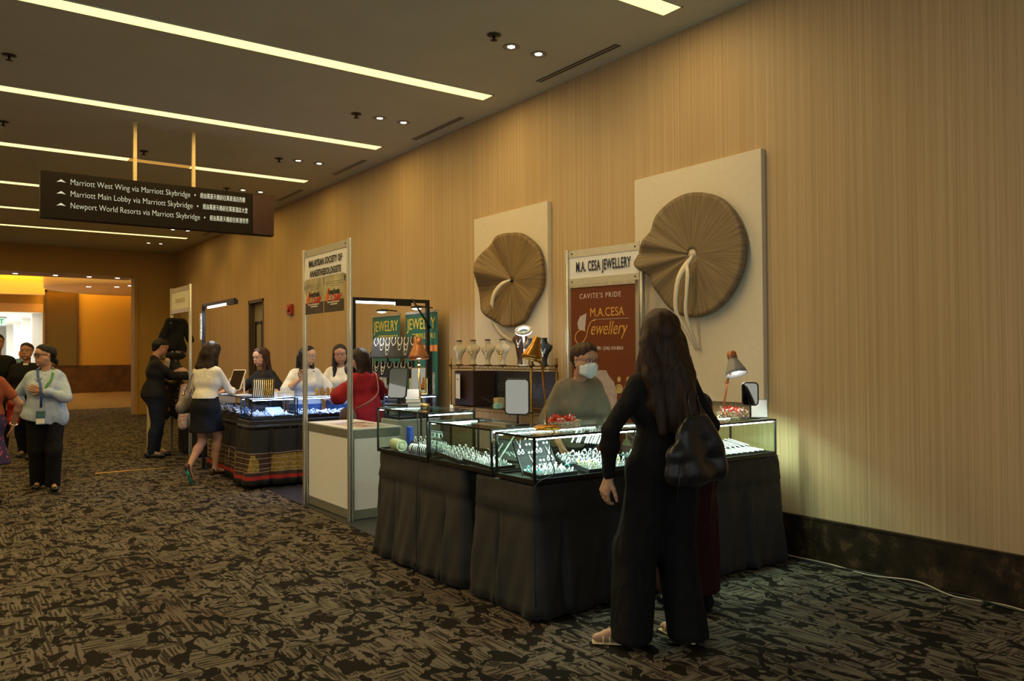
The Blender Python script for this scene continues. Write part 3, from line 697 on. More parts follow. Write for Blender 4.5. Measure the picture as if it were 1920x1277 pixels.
def eyes(f, root, lips=(.30, .10, .08), closed=False, brow=(.03, .018, .012)):
    k = f.k*.98; T = lambda x, y, z: f.HM @ V(x, y, z)
    if closed is False:
        mw = M('eye_white', (.7, .68, .65), .25, var=.02); mi = M('eye_iris', (.015, .008, .005), .15)
        for sx in (-.031, .031):
            MB().ball(T(sx, .0832, .0135), .0112*k, 10, (1, 1, .62)).build('eye', mw, root)
            MB().ball(T(sx, .0895, .0135), .0068*k, 8, (1, 1, .9)).build('iris', mi, root)
    bm = MB()
    for sg in (-1, 1):
        bm = MB(); bm.tube([T(sg*.014, .092, .038), T(sg*.031, .091, .044), T(sg*.048, .078, .039)], [.0035*k, .0035*k, .0015*k], 6)
        bm.build('eyebrow', M('brow_hair', brow, .7), root)
        bm = MB(); bm.tube([T(sg*.018, .0895, .0185), T(sg*.031, .0935, .0225), T(sg*.046, .083, .018)], [.0015*k]*3, 5); bm.build('eyelashes', m_black, root)
    if lips:
        bm = MB(); bm.tube([T(-.022, .089, -.056), T(-.008, .0975, -.0515), T(.008, .0975, -.0515), T(.022, .089, -.056)], [.001*k, .0048*k, .0048*k, .001*k], 7)
        bm.tube([T(-.02, .089, -.0575), T(0, .096, -.064), T(.02, .089, -.0575)], [.001*k, .006*k, .001*k], 7)
        bm.build('lips', M('lip_colour', lips, .4), root)
def skin(col, name): return M(name, col, .5, var=.05, scale=14, spec=.35)
sk1 = skin((.47, .255, .165), 'skin_light_brown'); sk2 = skin((.40, .20, .12), 'skin_brown'); sk3 = skin((.52, .31, .20), 'skin_pale_brown')
def hairfold(freq=34, amp=.004):
    def d(X, Y, Z): return amp*np.sin(freq*6.28*(X*.9+.35*Y)+2*np.sin(9*Z))*np.cos(freq*3.7*(Y-.4*X)+1.5*np.sin(7*Z))
    return d
def fold(amp=.006, fx=9., fz=7.):
    def d(X, Y, Z): return amp*(np.sin(fx*6.28*X+3*np.sin(fz*Z+2*Y))*.6+np.sin(fz*6.28*Z*.6+4*np.sin(5*X+3*Y)+3*Y)*.55)
    return d
def vfold(amp=.006, f=9.):
    def d(X, Y, Z): return amp*(np.sin(f*6.28*X+1.6*np.sin(3.2*Z))+np.sin(f*5.1*Y+1.3*np.sin(4*Z+1)))*.8
    return d
def body(f, root, mat, hands=(-1, 1), legs=True, feet=True, extra=(), handspec={}, vox=.010):
    core = f.torso(-.012)+f.neckp()+f.headp()
    for i in (-1, 1):
        core += f.arm(i, -.002)
        if legs: core += f.leg(i, -.002, foot=feet)
    core += list(extra)
    hr = []; reg = []
    for i in hands: hr.append((i, f.hand(i, **handspec.get(i, {}))))
    zc = (f.HM @ V(0, 0, -.115)).z
    mb = MB()
    F, L = field(core, vox, hi=None); nets_split(F, L, vox, mb, f, zc)
    F, L = field(f.headp()+f.neckp()+f.torso(-.012)[-2:], .0045, lo=np.array(f.headc)-.2*f.k, hi=np.array(f.headc)+.2*f.k); L0 = L
    F = clipz(F, L, .0045, zc-.006); nets(F, L, .0045, mb)
    for i, pr in hr:
        F, L = field(pr, .0036); nets(F, L, .0036, mb)
    me = bpy.data.meshes.new('body'); me.from_pydata(mb.v, [], mb.f); me.update(); me.polygons.foreach_set('use_smooth', [True]*len(mb.f))
    return link('body', me, mat, root)
def clipz(F, L, vox, z):
    Z = L[2]+np.arange(F.shape[2])*vox; return np.maximum(F, (z-Z)[None, None, :])
def nets_split(F, L, vox, mb, f, zc):
    Z = L[2]+np.arange(F.shape[2])*vox
    # below the chin everything; the head itself comes from the finer grid
    hx = f.headc
    X = (L[0]+np.arange(F.shape[0])*vox)[:, None, None]; Y = (L[1]+np.arange(F.shape[1])*vox)[None, :, None]
    near = ((X-hx.x)**2+(Y-hx.y)**2) < (.17*f.k)**2
    cut = (Z-zc)[None, None, :]
    F = np.where(near & (cut > -.001), np.maximum(F, cut), F); nets(F, L, vox, mb)
def person(label, loc, face, group=None):
    """face = world direction angle (degrees) the person's chest points to"""
    return thing('person', label, 'person', (loc[0], loc[1], 0), math.radians(face-90), group)
def local(root, p):   # world -> person frame
    v = Vector(p)-root.location; a = -root.rotation_euler[2]; return V(v.x*math.cos(a)-v.y*math.sin(a), v.x*math.sin(a)+v.y*math.cos(a), v.z)
def longhair(f, length=.45, width=.085, back=.075, front=False, vol=1.0, drift=(0, 0), side=0):
    """cap of hair over the skull and a fall down the back; H = head frame points"""
    T = lambda x, y, z: f.HM @ V(x, y, z); k = f.k
    L = [C(T(0, -.032, .048), T(0, .004, .060), .088*k*vol, .080*k*vol, k=.02), C(T(0, -.06, .02), T(0, -.055, -.04), .074*k*vol, k=.03)]
    for sg in (-1, 1): L.append(C(T(sg*.055, -.02, .03), T(sg*.062, -.03, -.08), .038*k, .034*k, k=.03))
    b0 = T(0, -.06, -.03); down = V(drift[0], drift[1], -1).normalized()
    b1 = b0-f.F*.02*k+down*.17*k; b2 = b1+down*max(0.01, length-.17)*k
    rx = f.X*width*k*.55
    for sg in (-1, 0, 1):
        L.append(C(b0+rx*sg*.9, b1+rx*sg*1.05, .052*k*vol, .050*k*vol, k=.03, n=f.F, s=1.3)); L.append(C(b1+rx*sg*1.05, b2+rx*sg*.8, .050*k*vol, .028*k, k=.03, n=f.F, s=1.5))
    if front:
        for sg in ((-1, 1) if front is True else (front,)):
            a = T(sg*.070, .015, .02); c = T(sg*.076, .02, -.10); d = f.chest+f.X*sg*.085*k+f.F*.10*k+f.U*.03*k
            L.append(C(a, c, .024*k, .028*k, k=.02)); L.append(C(c, f.sh[sg].lerp(f.nb, .45)+f.F*.065*k+f.U*.0, .028*k, .030*k, k=.02)); L.append(C(f.sh[sg].lerp(f.nb, .45)+f.F*.065*k, d, .030*k, .018*k, k=.02))
    # keep the face open
    L.append(C(T(0, .125, .03), T(0, .14, -.05), .085*k, .08*k, k=.01, sub=True)); L.append(C(T(0, .11, -.02), T(0, .10, -.12), .058*k, .06*k, k=.012, sub=True))
    return L
def shorthair(f, vol=1.0, top=.0):
    T = lambda x, y, z: f.HM @ V(x, y, z); k = f.k
    L = [C(T(0, -.034, .046), T(0, .012, .060+top), .086*k*vol, .078*k*vol, k=.02), C(T(0, -.06, .02), T(0, -.05, -.035), .066*k*vol, .05*k, k=.03), C(T(-.03, .05, .095), T(.035, .05, .092), .024*k, k=.02)]
    L.append(C(T(0, .137, .015), T(0, .14, -.05), .093*k, k=.012, sub=True)); L.append(C(T(0, .10, -.04), T(0, .09, -.12), .068*k, .08*k, k=.012, sub=True))
    for sg in (-1, 1): L.append(C(T(sg*.092, .0, -.005), T(sg*.09, -.01, -.05), .028*k, .035*k, k=.008, sub=True))
    return L
def glasses(f, root, mat, w=.023, h=.017, thick=.0022, pane=True):
    T = lambda x, y, z: f.HM @ V(x, y, z); mb = MB(); k = f.k
    for sg in (-1, 1):
        pts = [T(sg*.032+w*math.copysign(abs(math.cos(a))**.7, math.cos(a)), .104-.10*abs(math.cos(a)*w*sg+sg*.0)*.0-.012*(sg*math.cos(a) > .3), .010+h*math.copysign(abs(math.sin(a))**.7, math.sin(a))) for a in [2*PI*i/16 for i in range(16)]]
        mb.tube(pts, thick, 6, closed=True); mb.tube([T(sg*(.032+w), .094, .016), T(sg*.077, .05, .018), T(sg*.080, -.01, .012)], thick*.8, 5)
    mb.tube([T(-.010, .104, .014), T(.010, .104, .014)], thick, 5)
    mb.build('eyeglasses', mat, root)
def shoes(f, root, mat, i, name='shoe', e=.006, heel=0):
    L = f.foot(i, e)[:]; L[0] = C(f.heel[i]+V(0, 0, .02), f.heel[i], .03*f.k+e, .028*f.k+e, k=.02); L.pop(2)
    return blob(name, L, mat, root, .0065, cuts=[((0, 0, -.001), (0, 0, -1))] if f.an[i].z < .13 else ())

hair_dark = mat_hair('dark_brown_hair', (.010, .006, .005), (.035, .018, .012)); hair_red = mat_hair('auburn_hair', (.022, .008, .006), (.075, .028, .018)); hair_black = mat_hair('black_hair', (.006, .005, .005), (.02, .016, .015))
hair_long = mat_hair('long_brown_hair', (.014, .008, .005), (.07, .032, .014))
mk_cloth = lambda n, c, **k: cloth_mat(n, c)
c_black = mk_cloth('black_fabric', (.008, .008, .009)); c_blackk = mk_cloth('black_knit', (.012, .011, .011))
c_navy = mk_cloth('dark_denim', (.012, .018, .035)); c_white = mk_cloth('white_knit', (.70, .68, .62)); c_cream = mk_cloth('cream_fabric', (.72, .66, .55))
c_blue = mk_cloth('pale_blue_cotton', (.40, .50, .66)); c_olive = mk_cloth('taupe_cotton', (.20, .165, .115)); c_red = mk_cloth('red_fabric', (.26, .012, .018)); c_jeans = mk_cloth('blue_jeans', (.05, .12, .26))

# ---- 1. long-haired customer in black, back to the camera, at the near showcase
def p_front():
    r = person('person with very long brown hair, all in black, standing nearest with back turned', (3.00, 2.86), 72)
    hw = local(r, (2.735, 2.985, .845))
    f = Fig(1.66, 1.0, 2, head=(-14, -4, 0), lw=hw, lp=(-1, -.6, .2), rw=V(.21, .28, 1.03), rp=(.8, -.8, -.3), lf=(-.19, .03, -70), rf=(.10, -.02, -10))
    body(f, r, sk3, handspec={-1: dict(fd=(-.25, .15, -1), pn=(1, .2, 0), curl=.75, thumb=.8), 1: dict(curl=.9)}, hands=(-1,))
    top = f.torso(.014, bust=.9)+f.arm(-1, .011, 0, 1.93)+f.arm(1, .012, 0, 1.95)
    blob('sweater', top, c_blackk, r, .009, cuts=[((0, 0, .80), (0, 0, -1))], disp=fold(.0035, 5, 9))
    tr = f.torso(.016, top=False)[:2]
    for i in (-1, 1):
        a = f.an[i]; hem = V(a.x+i*.00, a.y-.02, .045)
        tr += [C(f.hip[i], f.kn[i]-V(i*.01,0,0), .108, .105, k=.05), C(f.kn[i]-V(i*.01,0,0), hem, .105, .108, k=.04)]
    blob('trousers', tr, c_black, r, .010, cuts=[((0, 0, .028), (0, 0, -1)), ((0, 0, 1.0), (0, 0, 1))], disp=vfold(.006, 6))
    T = lambda x, y, z: f.HM @ V(x, y, z); k = f.k
    L = longhair(f, .44, .150, vol=1.08, drift=(.05, -.16))
    s1 = f.sh[1]; b = T(.03, -.07, -.08)
    L += [C(T(.06, -.02, 0), s1+V(-.02, .03, .0), .045, .05, k=.03), C(s1+V(-.03, .02, 0), s1+V(.035, -.03, -.32), .05, .022, k=.04), C(b, V(s1.x-.04, s1.y-.15, s1.z-.20), .06, .06, k=.04), C(V(s1.x-.04, s1.y-.15, s1.z-.20), V(s1.x-.02, s1.y-.13, s1.z-.34), .06, .022, k=.04),
          C(T(-.06, 0, 0), f.sh[-1]+V(.02, .05, -.02), .035, .03, k=.03), C(f.sh[-1]+V(.03, .04, 0), f.sh[-1]+V(.03, -.07, -.10), .03, .025, k=.03)]
    blob('hair', L, hair_long, r, .008, disp=hairfold(16, .004))
    eyes(f, r, (.4, .12, .1))
    for i in (-1, 1):
        mb = MB(); t, hl = f.toe[i], f.heel[i]; u = (t-hl).normalized(); sd = V(u.y, -u.x, 0)
        mb.tube([hl+V(0, 0, -.030), (hl+t)/2+V(0, 0, -.032), t+u*.03+V(0, 0, -.022)], [.034, .036, .030], 12, flat=.16, up=(0, 0, 1))
        for q in (.30, .50, .72, .88):
            c = hl.lerp(t, q); mb.tube([c-sd*.036+V(0, 0, -.02), c-sd*.02+V(0, 0, .028-.02*q), c+sd*.02+u*.02+V(0, 0, .028-.02*q), c+sd*.036+u*.03+V(0, 0, -.02)], .0045, 6)
        mb.tube([hl+V(0, 0, -.03)-u*.02, hl+V(0, 0, -.04)], [.012, .008], 8)
        mb.build('strappy_sandal', M('cream_leather', (.72, .60, .38), .4), r)
    return r, f
RF, FF = p_front()
# her bag
def p_bag():
    root = RF; f = FF
    t = thing('shoulder_bag', 'large slouchy black leather shoulder bag worn by the long-haired person in black', 'handbag', root.location, root.rotation_euler[2])
    lea = M('black_leather', (.013, .013, .014), .34, var=.3, scale=9, bump=.6, spec=.55)
    sx = f.sh[1].x+.015; zt = 1.16; y0 = -.20
    c0 = V(.055, -.21, 0); u = V(.95, .30, 0); nn = V(.30, -.95, 0); Z = lambda a, z, o=0: c0+u*a+nn*o+V(0, 0, z)
    L = [C(Z(-.13, .885), Z(.14, .90), .048, k=.06, n=nn, s=1.05), C(Z(-.13, .98), Z(.13, .99), .050, k=.06, n=nn, s=1.1), C(Z(-.08, 1.07), Z(.09, 1.07), .042, k=.07, n=nn, s=1.2), C(Z(-.03, 1.13), Z(.06, 1.13), .03, k=.06, n=nn, s=1.3), C(Z(-.13, .86), Z(.15, .87), .046, k=.05)]
    blob('bag_body', L, lea, t, .008, disp=fold(.010, 5, 6))
    for dy in (-.03, .04):
        MB().tube([Z(dy, 1.08, .02), Z(dy+.01, 1.22, -.02), f.sh[1]+V(-.01, -.05+dy*.3, .055), f.sh[1]+V(.0, .04+dy*.2, .055), V(.215, .05, 1.20), Z(dy+.09, 1.03, -.02)], .009, 7, flat=.5, up=(1, 0, 0)).build('strap', lea, t)
    MB().tube([Z(-.13, .98, .04), Z(-.165, .88, .05), Z(-.17, .76, .04)], [.003, .003, .004], 6).build('drawstring', lea, t)
p_bag()

# ---- 2. customer almost hidden behind her, maroon skirt
def p_hidden():
    r = person('person in a patterned dark top and maroon skirt, mostly hidden behind the long-haired person', (3.49, 3.15), 66)
    f = Fig(1.50, 1.0, 14, head=(-10, 25, 0), rw=local(r, (4.02, 3.46, .80)), rp=(.8, -.3, -.6), lw=V(.02, .30, .98), lp=(-.1, -.3, -1), hips=(0, -.03))
    body(f, r, sk2, feet=True, handspec={1: dict(pn=(0, 0, -1), curl=.5), -1: dict(pn=(0, 0, -1), curl=.4)})
    blob('blouse', f.torso(.02, bust=.9)+f.arm(-1, .016, 0, 1.4)+f.arm(1, .016, 0, 1.45), mat_spot('dark_patterned_fabric', (.012, .012, .016), (.35, .33, .30), 70, .75), r, .010, cuts=[((0, 0, .80), (0, 0, -1))])
    blob('skirt', f.torso(.016, top=False)[:2]+[C(f.pc, (0, 0, .12), .15, .18, k=.05, n=(0, 1, 0), s=1.2)], mk_cloth('maroon_fabric', (.028, .005, .006)), r, .011, cuts=[((0, 0, .10), (0, 0, -1)), ((0, 0, .90), (0, 0, 1))], disp=vfold(.009, 8))
    blob('hair', longhair(f, .28), hair_black, r, .009); eyes(f, r)
    for i in (-1, 1): shoes(f, r, c_black, i)
    return r
p_hidden()
o = MB().cbox((4.06, 3.44, .760), (.07, .14, .008), None).build('smartphone', M('lavender_phone', (.30, .30, .45), .25), None, bevel=.003); tag(o, 'pale lavender phone lying at the edge of the skirted table below the right showcase', 'phone')

# ---- 3. masked seller behind the corner showcase
def p_seller():
    r = person('person in a taupe tee with glasses and white face mask, leaning behind the near showcases', (3.76, 4.42), 246)
    f = Fig(1.58, .92, 22, head=(22, 8, 0), lw=V(-.17, .14, .80), rw=V(.17, .12, .82), hips=(0, -.12), fat=1.0, neck=.25, lp=(-.5, -1, -.2), rp=(.5, -1, -.2))
    body(f, r, sk1, feet=True, handspec={})
    blob('tee_shirt', f.torso(.026, bust=.6)+f.arm(-1, .030, 0, .98, .012)+f.arm(1, .030, 0, .98, .012), c_olive, r, .009, cuts=[((0, 0, .78), (0, 0, -1))], disp=fold(.007, 4, 5))
    tr = f.torso(.014, top=False)[:2]
    for i in (-1, 1): tr += f.leg(i, .015)
    blob('trousers', tr, c_black, r, .011, cuts=[((0, 0, .92), (0, 0, 1))])
    blob('hair', shorthair(f, 1.04, .006), mat_hair('short_brown_hair', (.02, .010, .006), (.075, .035, .018)), r, .0055, disp=hairfold(22, .004))
    eyes(f, r, None); glasses(f, r, M('thin_bronze_wire', (.10, .05, .03), .3, .8), .026, .020, .0014)
    T = lambda x, y, z: f.HM @ V(x, y, z); k = f.k
    L = [C(T(0, .100, -.018), T(0, .098, -.055), .022*k, .026*k, k=.02), C(T(-.03, .078, -.03), T(-.03, .072, -.075), .03*k, k=.025), C(T(.03, .078, -.03), T(.03, .072, -.075), .03*k, k=.025), C(T(0, .085, -.09), T(0, .08, -.095), .026*k, k=.02), C(T(-.056, .045, -.035), T(-.05, .045, -.075), .022*k, k=.02), C(T(.056, .045, -.035), T(.05, .045, -.075), .022*k, k=.02)]
    mk = blob('face_mask', L, M('mask_white', (.72, .78, .78), .7, var=.03), r, .005)
    for sg in (-1, 1): MB().tube([T(sg*.068, .045, -.03), T(sg*.084, -.01, .02), T(sg*.082, -.022, -.01), T(sg*.066, .04, -.075)], .0012, 5).build('ear_loop', M('mask_white'), mk)
    for sg in (-1, 1): MB().ball(T(sg*.082, .004, -.034), .006, 8).build('pearl_earring', M('pearl', (.8, .78, .72), .2), r)
    for i in (-1, 1): shoes(f, r, c_black, i)
p_seller()

# ---- 4. walking woman in pale blue shirt
def p_blue():
    r = person('person in a pale blue shirt with lanyard and black glasses, walking and looking aside', (.96, 10.14), 262)
    f = Fig(1.585, 1.08, 0, head=(-62, 0, 0), lw=V(.015, .17, 1.10), lp=(-1, -.15, -.35), rw=V(.20, -.07, .83), rp=(.8, -.9, 0), lf=(-.07, .0, -12), rf=(.07, -.16, 10), fat=1.12)
    body(f, r, sk1, handspec={-1: dict(fd=(1, .15, .35), pn=(0, -1, .1), curl=.22, thumb=.3, spread=1.6), 1: dict(curl=.5)}, hands=(-1,))
    top = f.torso(.024, bust=1.0, ws=1.25)+f.arm(-1, .020, 0, 1.90)+f.arm(1, .020, 0, 1.97)
    top += [C(f.pc+V(-.06, .0, -.05), f.pc+V(.06, .0, -.05), .140, k=.06, n=(0, 1, 0), s=1.15), C(f.pc+V(.04, .03, -.1), f.pc+V(.08, .02, -.1), .10, k=.05)]
    shirt = blob('shirt', top, c_blue, r, .0085, cuts=[((0, 0, .74), (0.25, 0, -1)), (f.nb+V(0, .10, .015), (0, .45, .9))], disp=fold(.009, 4.5, 5))
    T = lambda x, y, z: f.HM @ V(x, y, z)
    n = f.nb
    col = MB()
    for sg in (-1, 1):
        P = [n+V(sg*.0, -.065, .065), n+V(sg*.062, -.03, .065), n+V(sg*.066, .045, .03), n+V(sg*.03, .115, -.05)]
        Q = [n+V(sg*.0, -.105, .01), n+V(sg*.110, -.045, .01), n+V(sg*.118, .075, -.035), n+V(sg*.080, .145, -.085)]
        off = len(col.v); vs = []
        for p, q in zip(P, Q): vs += [p, q, q+V(0, 0, -.006), p+V(0, 0, -.006)]
        fs = []
        for a in range(3): fs += [(4*a+b, 4*a+(b+1) % 4, 4*a+4+(b+1) % 4, 4*a+4+b) for b in range(4)]
        fs += [(0, 1, 2, 3), (15, 14, 13, 12)]; col.add(vs, fs, True)
    col.build('collar', c_blue, shirt)
    MB().tube([f.chest+V(0, .115, .08), f.chest+V(.0, .135, -.05), f.pc+V(0, .145, .05), f.pc+V(0, .15, -.1)], .004, 5, flat=.5, up=(1, 0, 0)).build('placket', M('shirt_seam', (.30, .38, .52), .8), shirt)
    tr = f.torso(.012, top=False)[:2]
    for i in (-1, 1): tr += [C(f.hip[i], f.kn[i], .105, .085, k=.04), C(f.kn[i], V(f.an[i].x, f.an[i].y-.01, .05), .085, .082, k=.04)]
    blob('trousers', tr, c_black, r, .010, cuts=[((0, 0, .045), (0, 0, -1)), ((0, 0, .9), (0, 0, 1))], disp=vfold(.005, 5))
    H = shorthair(f, 1.02); H += [C(T(0, -.095, -.035), T(0, -.118, -.055), .026, k=.015), C(T(0, -.12, -.05), T(0, -.13, -.095), .024, .016, k=.02)]
    blob('hair', H, hair_black, r, .0055, disp=hairfold(18, .002)); eyes(f, r, (.35, .09, .08)); glasses(f, r, m_black, .025, .017, .0038)
    for sg in (-1, 1): MB().ball(T(sg*.083, .002, -.036), .006, 8).build('earring', M('pearl'), r)
    MB().tube([n+V(-.055, .02, .03), n+V(-.03, .085, -.01), n+V(0, .10, -.02), n+V(.03, .085, -.01), n+V(.055, .02, .03)], .003, 6).build('necklace', M('pearl'), r)
    lan = MB(); 
    def band(pts, nm, mt): MB().tube(pts, .014, 6, flat=.2, up=(0, 1, 0)).build(nm, mt, r)
    band([n+V(.055, -.045, .045), n+V(.078, .04, .035), n+V(.07, .11, -.02), n+V(.06, .145, -.08), f.chest+V(.045, .175, .06), f.chest+V(.03, .195, -.06), f.pc+V(.035, .185, .08)], 'lanyard_strap', M('blue_lanyard', (.03, .08, .28), .6))
    band([n+V(-.055, -.045, .045), n+V(-.078, .04, .035), n+V(-.07, .11, -.02), n+V(-.06, .145, -.08), f.chest+V(-.03, .18, .05), f.chest+V(.02, .195, -.06)], 'lanyard_strap', M('green_lanyard', (.05, .24, .05), .6))
    bx = f.pc+V(.04, .178, -.03)
    b = MB().cbox(bx, (.088, .006, .145)).build('name_badge', M('badge_teal', (.05, .13, .15), .4), r)
    MB().cbox(bx+V(0, .004, -.035), (.082, .003, .055)).build('badge_label', m_paper, b)
    MB().tube([f.wr[-1]+V(.0, 0, 0)+(f.el[-1]-f.wr[-1]).normalized()*t for t in (.012, .03)], .03, 14, caps=False).build('wristwatch', M('watch_brown', (.03, .02, .015), .4), r)
    MB().tube([f.sh[1]+V(-.03, -.08, -.08), f.sh[1]+V(-.02, -.0, .082), f.sh[1]+V(-.03, .09, -.06), f.sh[1]+V(.02, .06, -.22)], .007, 6, flat=.5, up=(1, 0, 0)).build('bag_strap', c_black, r)
    for i in (-1, 1):
        s_ = shoes(f, r, M('black_patent', (.012, .012, .012), .3), i, 'flat_shoe', .004)
p_blue()

# ---- 5. woman in white cardigan and black skirt leaning on the far showcase
def p_white():
    r = person('person in a white cardigan and black skirt, leaning on the far showcase, heel raised', (2.57, 9.82), 42)
    f = Fig(1.63, .95, 9, head=(-12, 22, 0), lw=V(-.18, .36, 1.03), rw=V(.16, .38, 1.02), lp=(-.5, -.8, -.5), rp=(.6, -.8, -.5), rf=(.05, .12, 15, .035), lf=(-.03, -.28, 20, .10, 1.15), hips=(.02, -.04))
    body(f, r, sk1, handspec={i: dict(pn=(0, 0, -1), curl=.4) for i in (-1, 1)})
    blob('cardigan', f.torso(.013, bust=.8)+f.arm(-1, .014, 0, 1.45, .002)+f.arm(1, .014, 0, 1.45, .002), c_white, r, .0085, cuts=[((0, 0, .965), (0, 0, -1))], disp=fold(.004, 4, 8))
    blob('skirt', f.torso(.004, top=False)[:3]+[C(f.hip[1], f.kn[1]+V(0,0,.04), .10, .085, k=.05), C(f.hip[-1], f.kn[-1]+V(0,0,.04), .10, .085, k=.05), C(f.pc-V(0, 0, .02), V(0, -.06, .56), .125, .165, k=.06, n=(0, 1, 0), s=1.12)], c_black, r, .010, cuts=[((0, 0, .57), (0, 0, -1)), ((0, 0, .99), (0, 0, 1))], disp=vfold(.006, 5))
    blob('hair', longhair(f, .52, .12, vol=1.05, front=1, drift=(-.12, -.10)), hair_dark, r, .0075, disp=hairfold(14, .003)); eyes(f, r)
    shoes(f, r, M('dark_brown_leather', (.05, .025, .015), .4), 1, 'pump', .004)
    s_ = shoes(f, r, M('dark_brown_leather'), -1, 'pump', .004)
    d = (f.toe[-1]-f.heel[-1]).normalized(); bk = V(0, -1, -.15); bk = (bk-d*bk.dot(d)).normalized()
    tag(MB().tube([f.heel[-1]+bk*.028, f.heel[-1].lerp(f.toe[-1], .5)+bk*.022, f.toe[-1]+bk*.026+d*.01], [.024, .02, .034], 12, flat=.2, up=bk).build('sole', M('green_sole', (.04, .30, .22), .6), s_), 'green shoe sole')
    return r, f
RW, FW = p_white()
def p_whitebag():
    t = thing('handbag', 'grey leather handbag hanging at the hip of the person in the white cardigan', 'handbag', RW.location, RW.rotation_euler[2])
    g = M('grey_leather', (.16, .13, .10), .45, var=.15)
    a = V(-.24, -.02, .90)
    blob('bag_body', [C(a+V(0, -.10, -.04), a+V(0, .10, -.04), .075, k=.05, n=(1, 0, 0), s=1.4), C(a+V(0, -.05, .05), a+V(0, .05, .05), .05, k=.06, n=(1, 0, 0), s=1.4)], g, t, .009)
    MB().tube([a+V(.0, -.06, .08), a+V(.05, -.03, .25), FW.sh[-1]+V(.01, -.03, .075), FW.sh[-1]+V(.0, .06, .0), a+V(.03, .1, .25), a+V(0, .06, .08)], .006, 6).build('strap', g, t)
    MB().ball(a+V(-.03, .0, .11), .018, 8).build('clasp', m_gold, t)
    o = MB().cbox((-.17, .16, 1.02), (.01, .11, .15), None).build('folded_paper', m_paper, None); o.location = RW.location; o.rotation_euler = RW.rotation_euler; tag(o, 'white paper held beside the waist of the person in the white cardigan', 'paper')
p_whitebag()

# ---- 6. man in dark shirt and jeans looking at the clothes stall
def p_man():
    r = person('person with short black hair in dark shirt and jeans, reaching into the clothes stall', (2.55, 12.50), 355)
    f = Fig(1.72, 1.12, 3, head=(8, 24, 0), lw=V(-.05, .48, 1.20), rw=V(.10, .50, 1.16), lp=(-.5, -.2, -1), rp=(.5, -.2, -1), lf=(-.10, .05, -5), rf=(.10, -.05, 8), fat=1.2)
    body(f, r, sk2, handspec={i: dict(pn=(-i, 0, -.5), curl=.8) for i in (-1, 1)})
    blob('shirt', f.torso(.018)+f.arm(-1, .018, 0, 1.85)+f.arm(1, .018, 0, 1.85)+[C(f.nb-V(0, 0, .02), f.nb+V(0, 0, .03), .062, k=.02)], mk_cloth('charcoal_fabric', (.012, .012, .015)), r, .0095, cuts=[((0, 0, .86), (0, 0, -1))], disp=fold(.004, 4, 7))
    tr = f.torso(.010, top=False)[:2]
    for i in (-1, 1): tr += f.leg(i, .018)
    blob('jeans', tr, c_navy, r, .010, cuts=[((0, 0, .05), (0, 0, -1)), ((0, 0, .95), (0, 0, 1))], disp=fold(.003, 3, 9))
    blob('hair', shorthair(f, 1.0), hair_black, r, .006); eyes(f, r)
    for i in (-1, 1): shoes(f, r, M('black_patent'), i, 'shoe', .010)
p_man()

# ---- 7-9. sellers inside the far booth
def p_maroonhair():
    r = person('person with auburn hair in a black tee, reaching across the far showcase', (3.44, 10.12), 192)
    f = Fig(1.56, 1.1, 10, head=(12, 10, 0), lw=V(-.22, .22, .98), rw=V(.10, .50, 1.04), rp=(.5, -.3, -.8), fat=1.15)
    body(f, r, sk1, handspec={i: dict(pn=(0, 0, -1), curl=.3) for i in (-1, 1)})
    blob('tee_shirt', f.torso(.018, bust=1.0)+f.arm(-1, .018, 0, .9, .01)+f.arm(1, .018, 0, .9, .01), c_blackk, r, .0095, cuts=[((0, 0, .8), (0, 0, -1))])
    tr = f.torso(.012, top=False)[:2]
    for i in (-1, 1): tr += f.leg(i, .016)
    blob('trousers', tr, c_navy, r, .011, cuts=[((0, 0, .9), (0, 0, 1))])
    blob('hair', longhair(f, .40, .10, vol=1.06, front=-1, drift=(0, -.1)), hair_red, r, .0075, disp=hairfold(14, .003)); eyes(f, r)
    MB().tube([f.wr[1]+(f.el[1]-f.wr[1]).normalized()*t for t in (.015, .05)], .031, 14).build('wristwatch', m_black, r)
    for i in (-1, 1): shoes(f, r, c_black, i)
p_maroonhair()
def p_tee():
    r = person('person in a white tee with clear glasses, lifting one hand behind the far showcase', (3.72, 9.62), 262)
    f = Fig(1.57, 1.1, 6, head=(38, 10, 0), rw=V(.10, .22, 1.18), rp=(1, -.2, -.8), lw=V(-.20, .30, .98), fat=1.12)
    body(f, r, sk3, handspec={1: dict(fd=(-.1, .2, 1), pn=(-.4, .8, 0), curl=.9), -1: dict(pn=(0, 0, -1), curl=.4)})
    blob('tee_shirt', f.torso(.022, bust=1.0)+f.arm(-1, .024, 0, .95, .01)+f.arm(1, .024, 0, .95, .01), c_white, r, .009, cuts=[((0, 0, .86), (0, 0, -1))], disp=fold(.007, 4, 5))
    tr = f.torso(.012, top=False)[:2]
    for i in (-1, 1): tr += f.leg(i, .016)
    blob('jeans', tr, c_jeans, r, .011, cuts=[((0, 0, .9), (0, 0, 1))])
    blob('hair', longhair(f, .36, .09, vol=1.0, front=True), hair_black, r, .0075, disp=hairfold(14, .002)); eyes(f, r); glasses(f, r, M('clear_frame', (.55, .52, .5), .2), .024, .02, .0018)
    for i in (-1, 1): shoes(f, r, c_black, i)
p_tee()
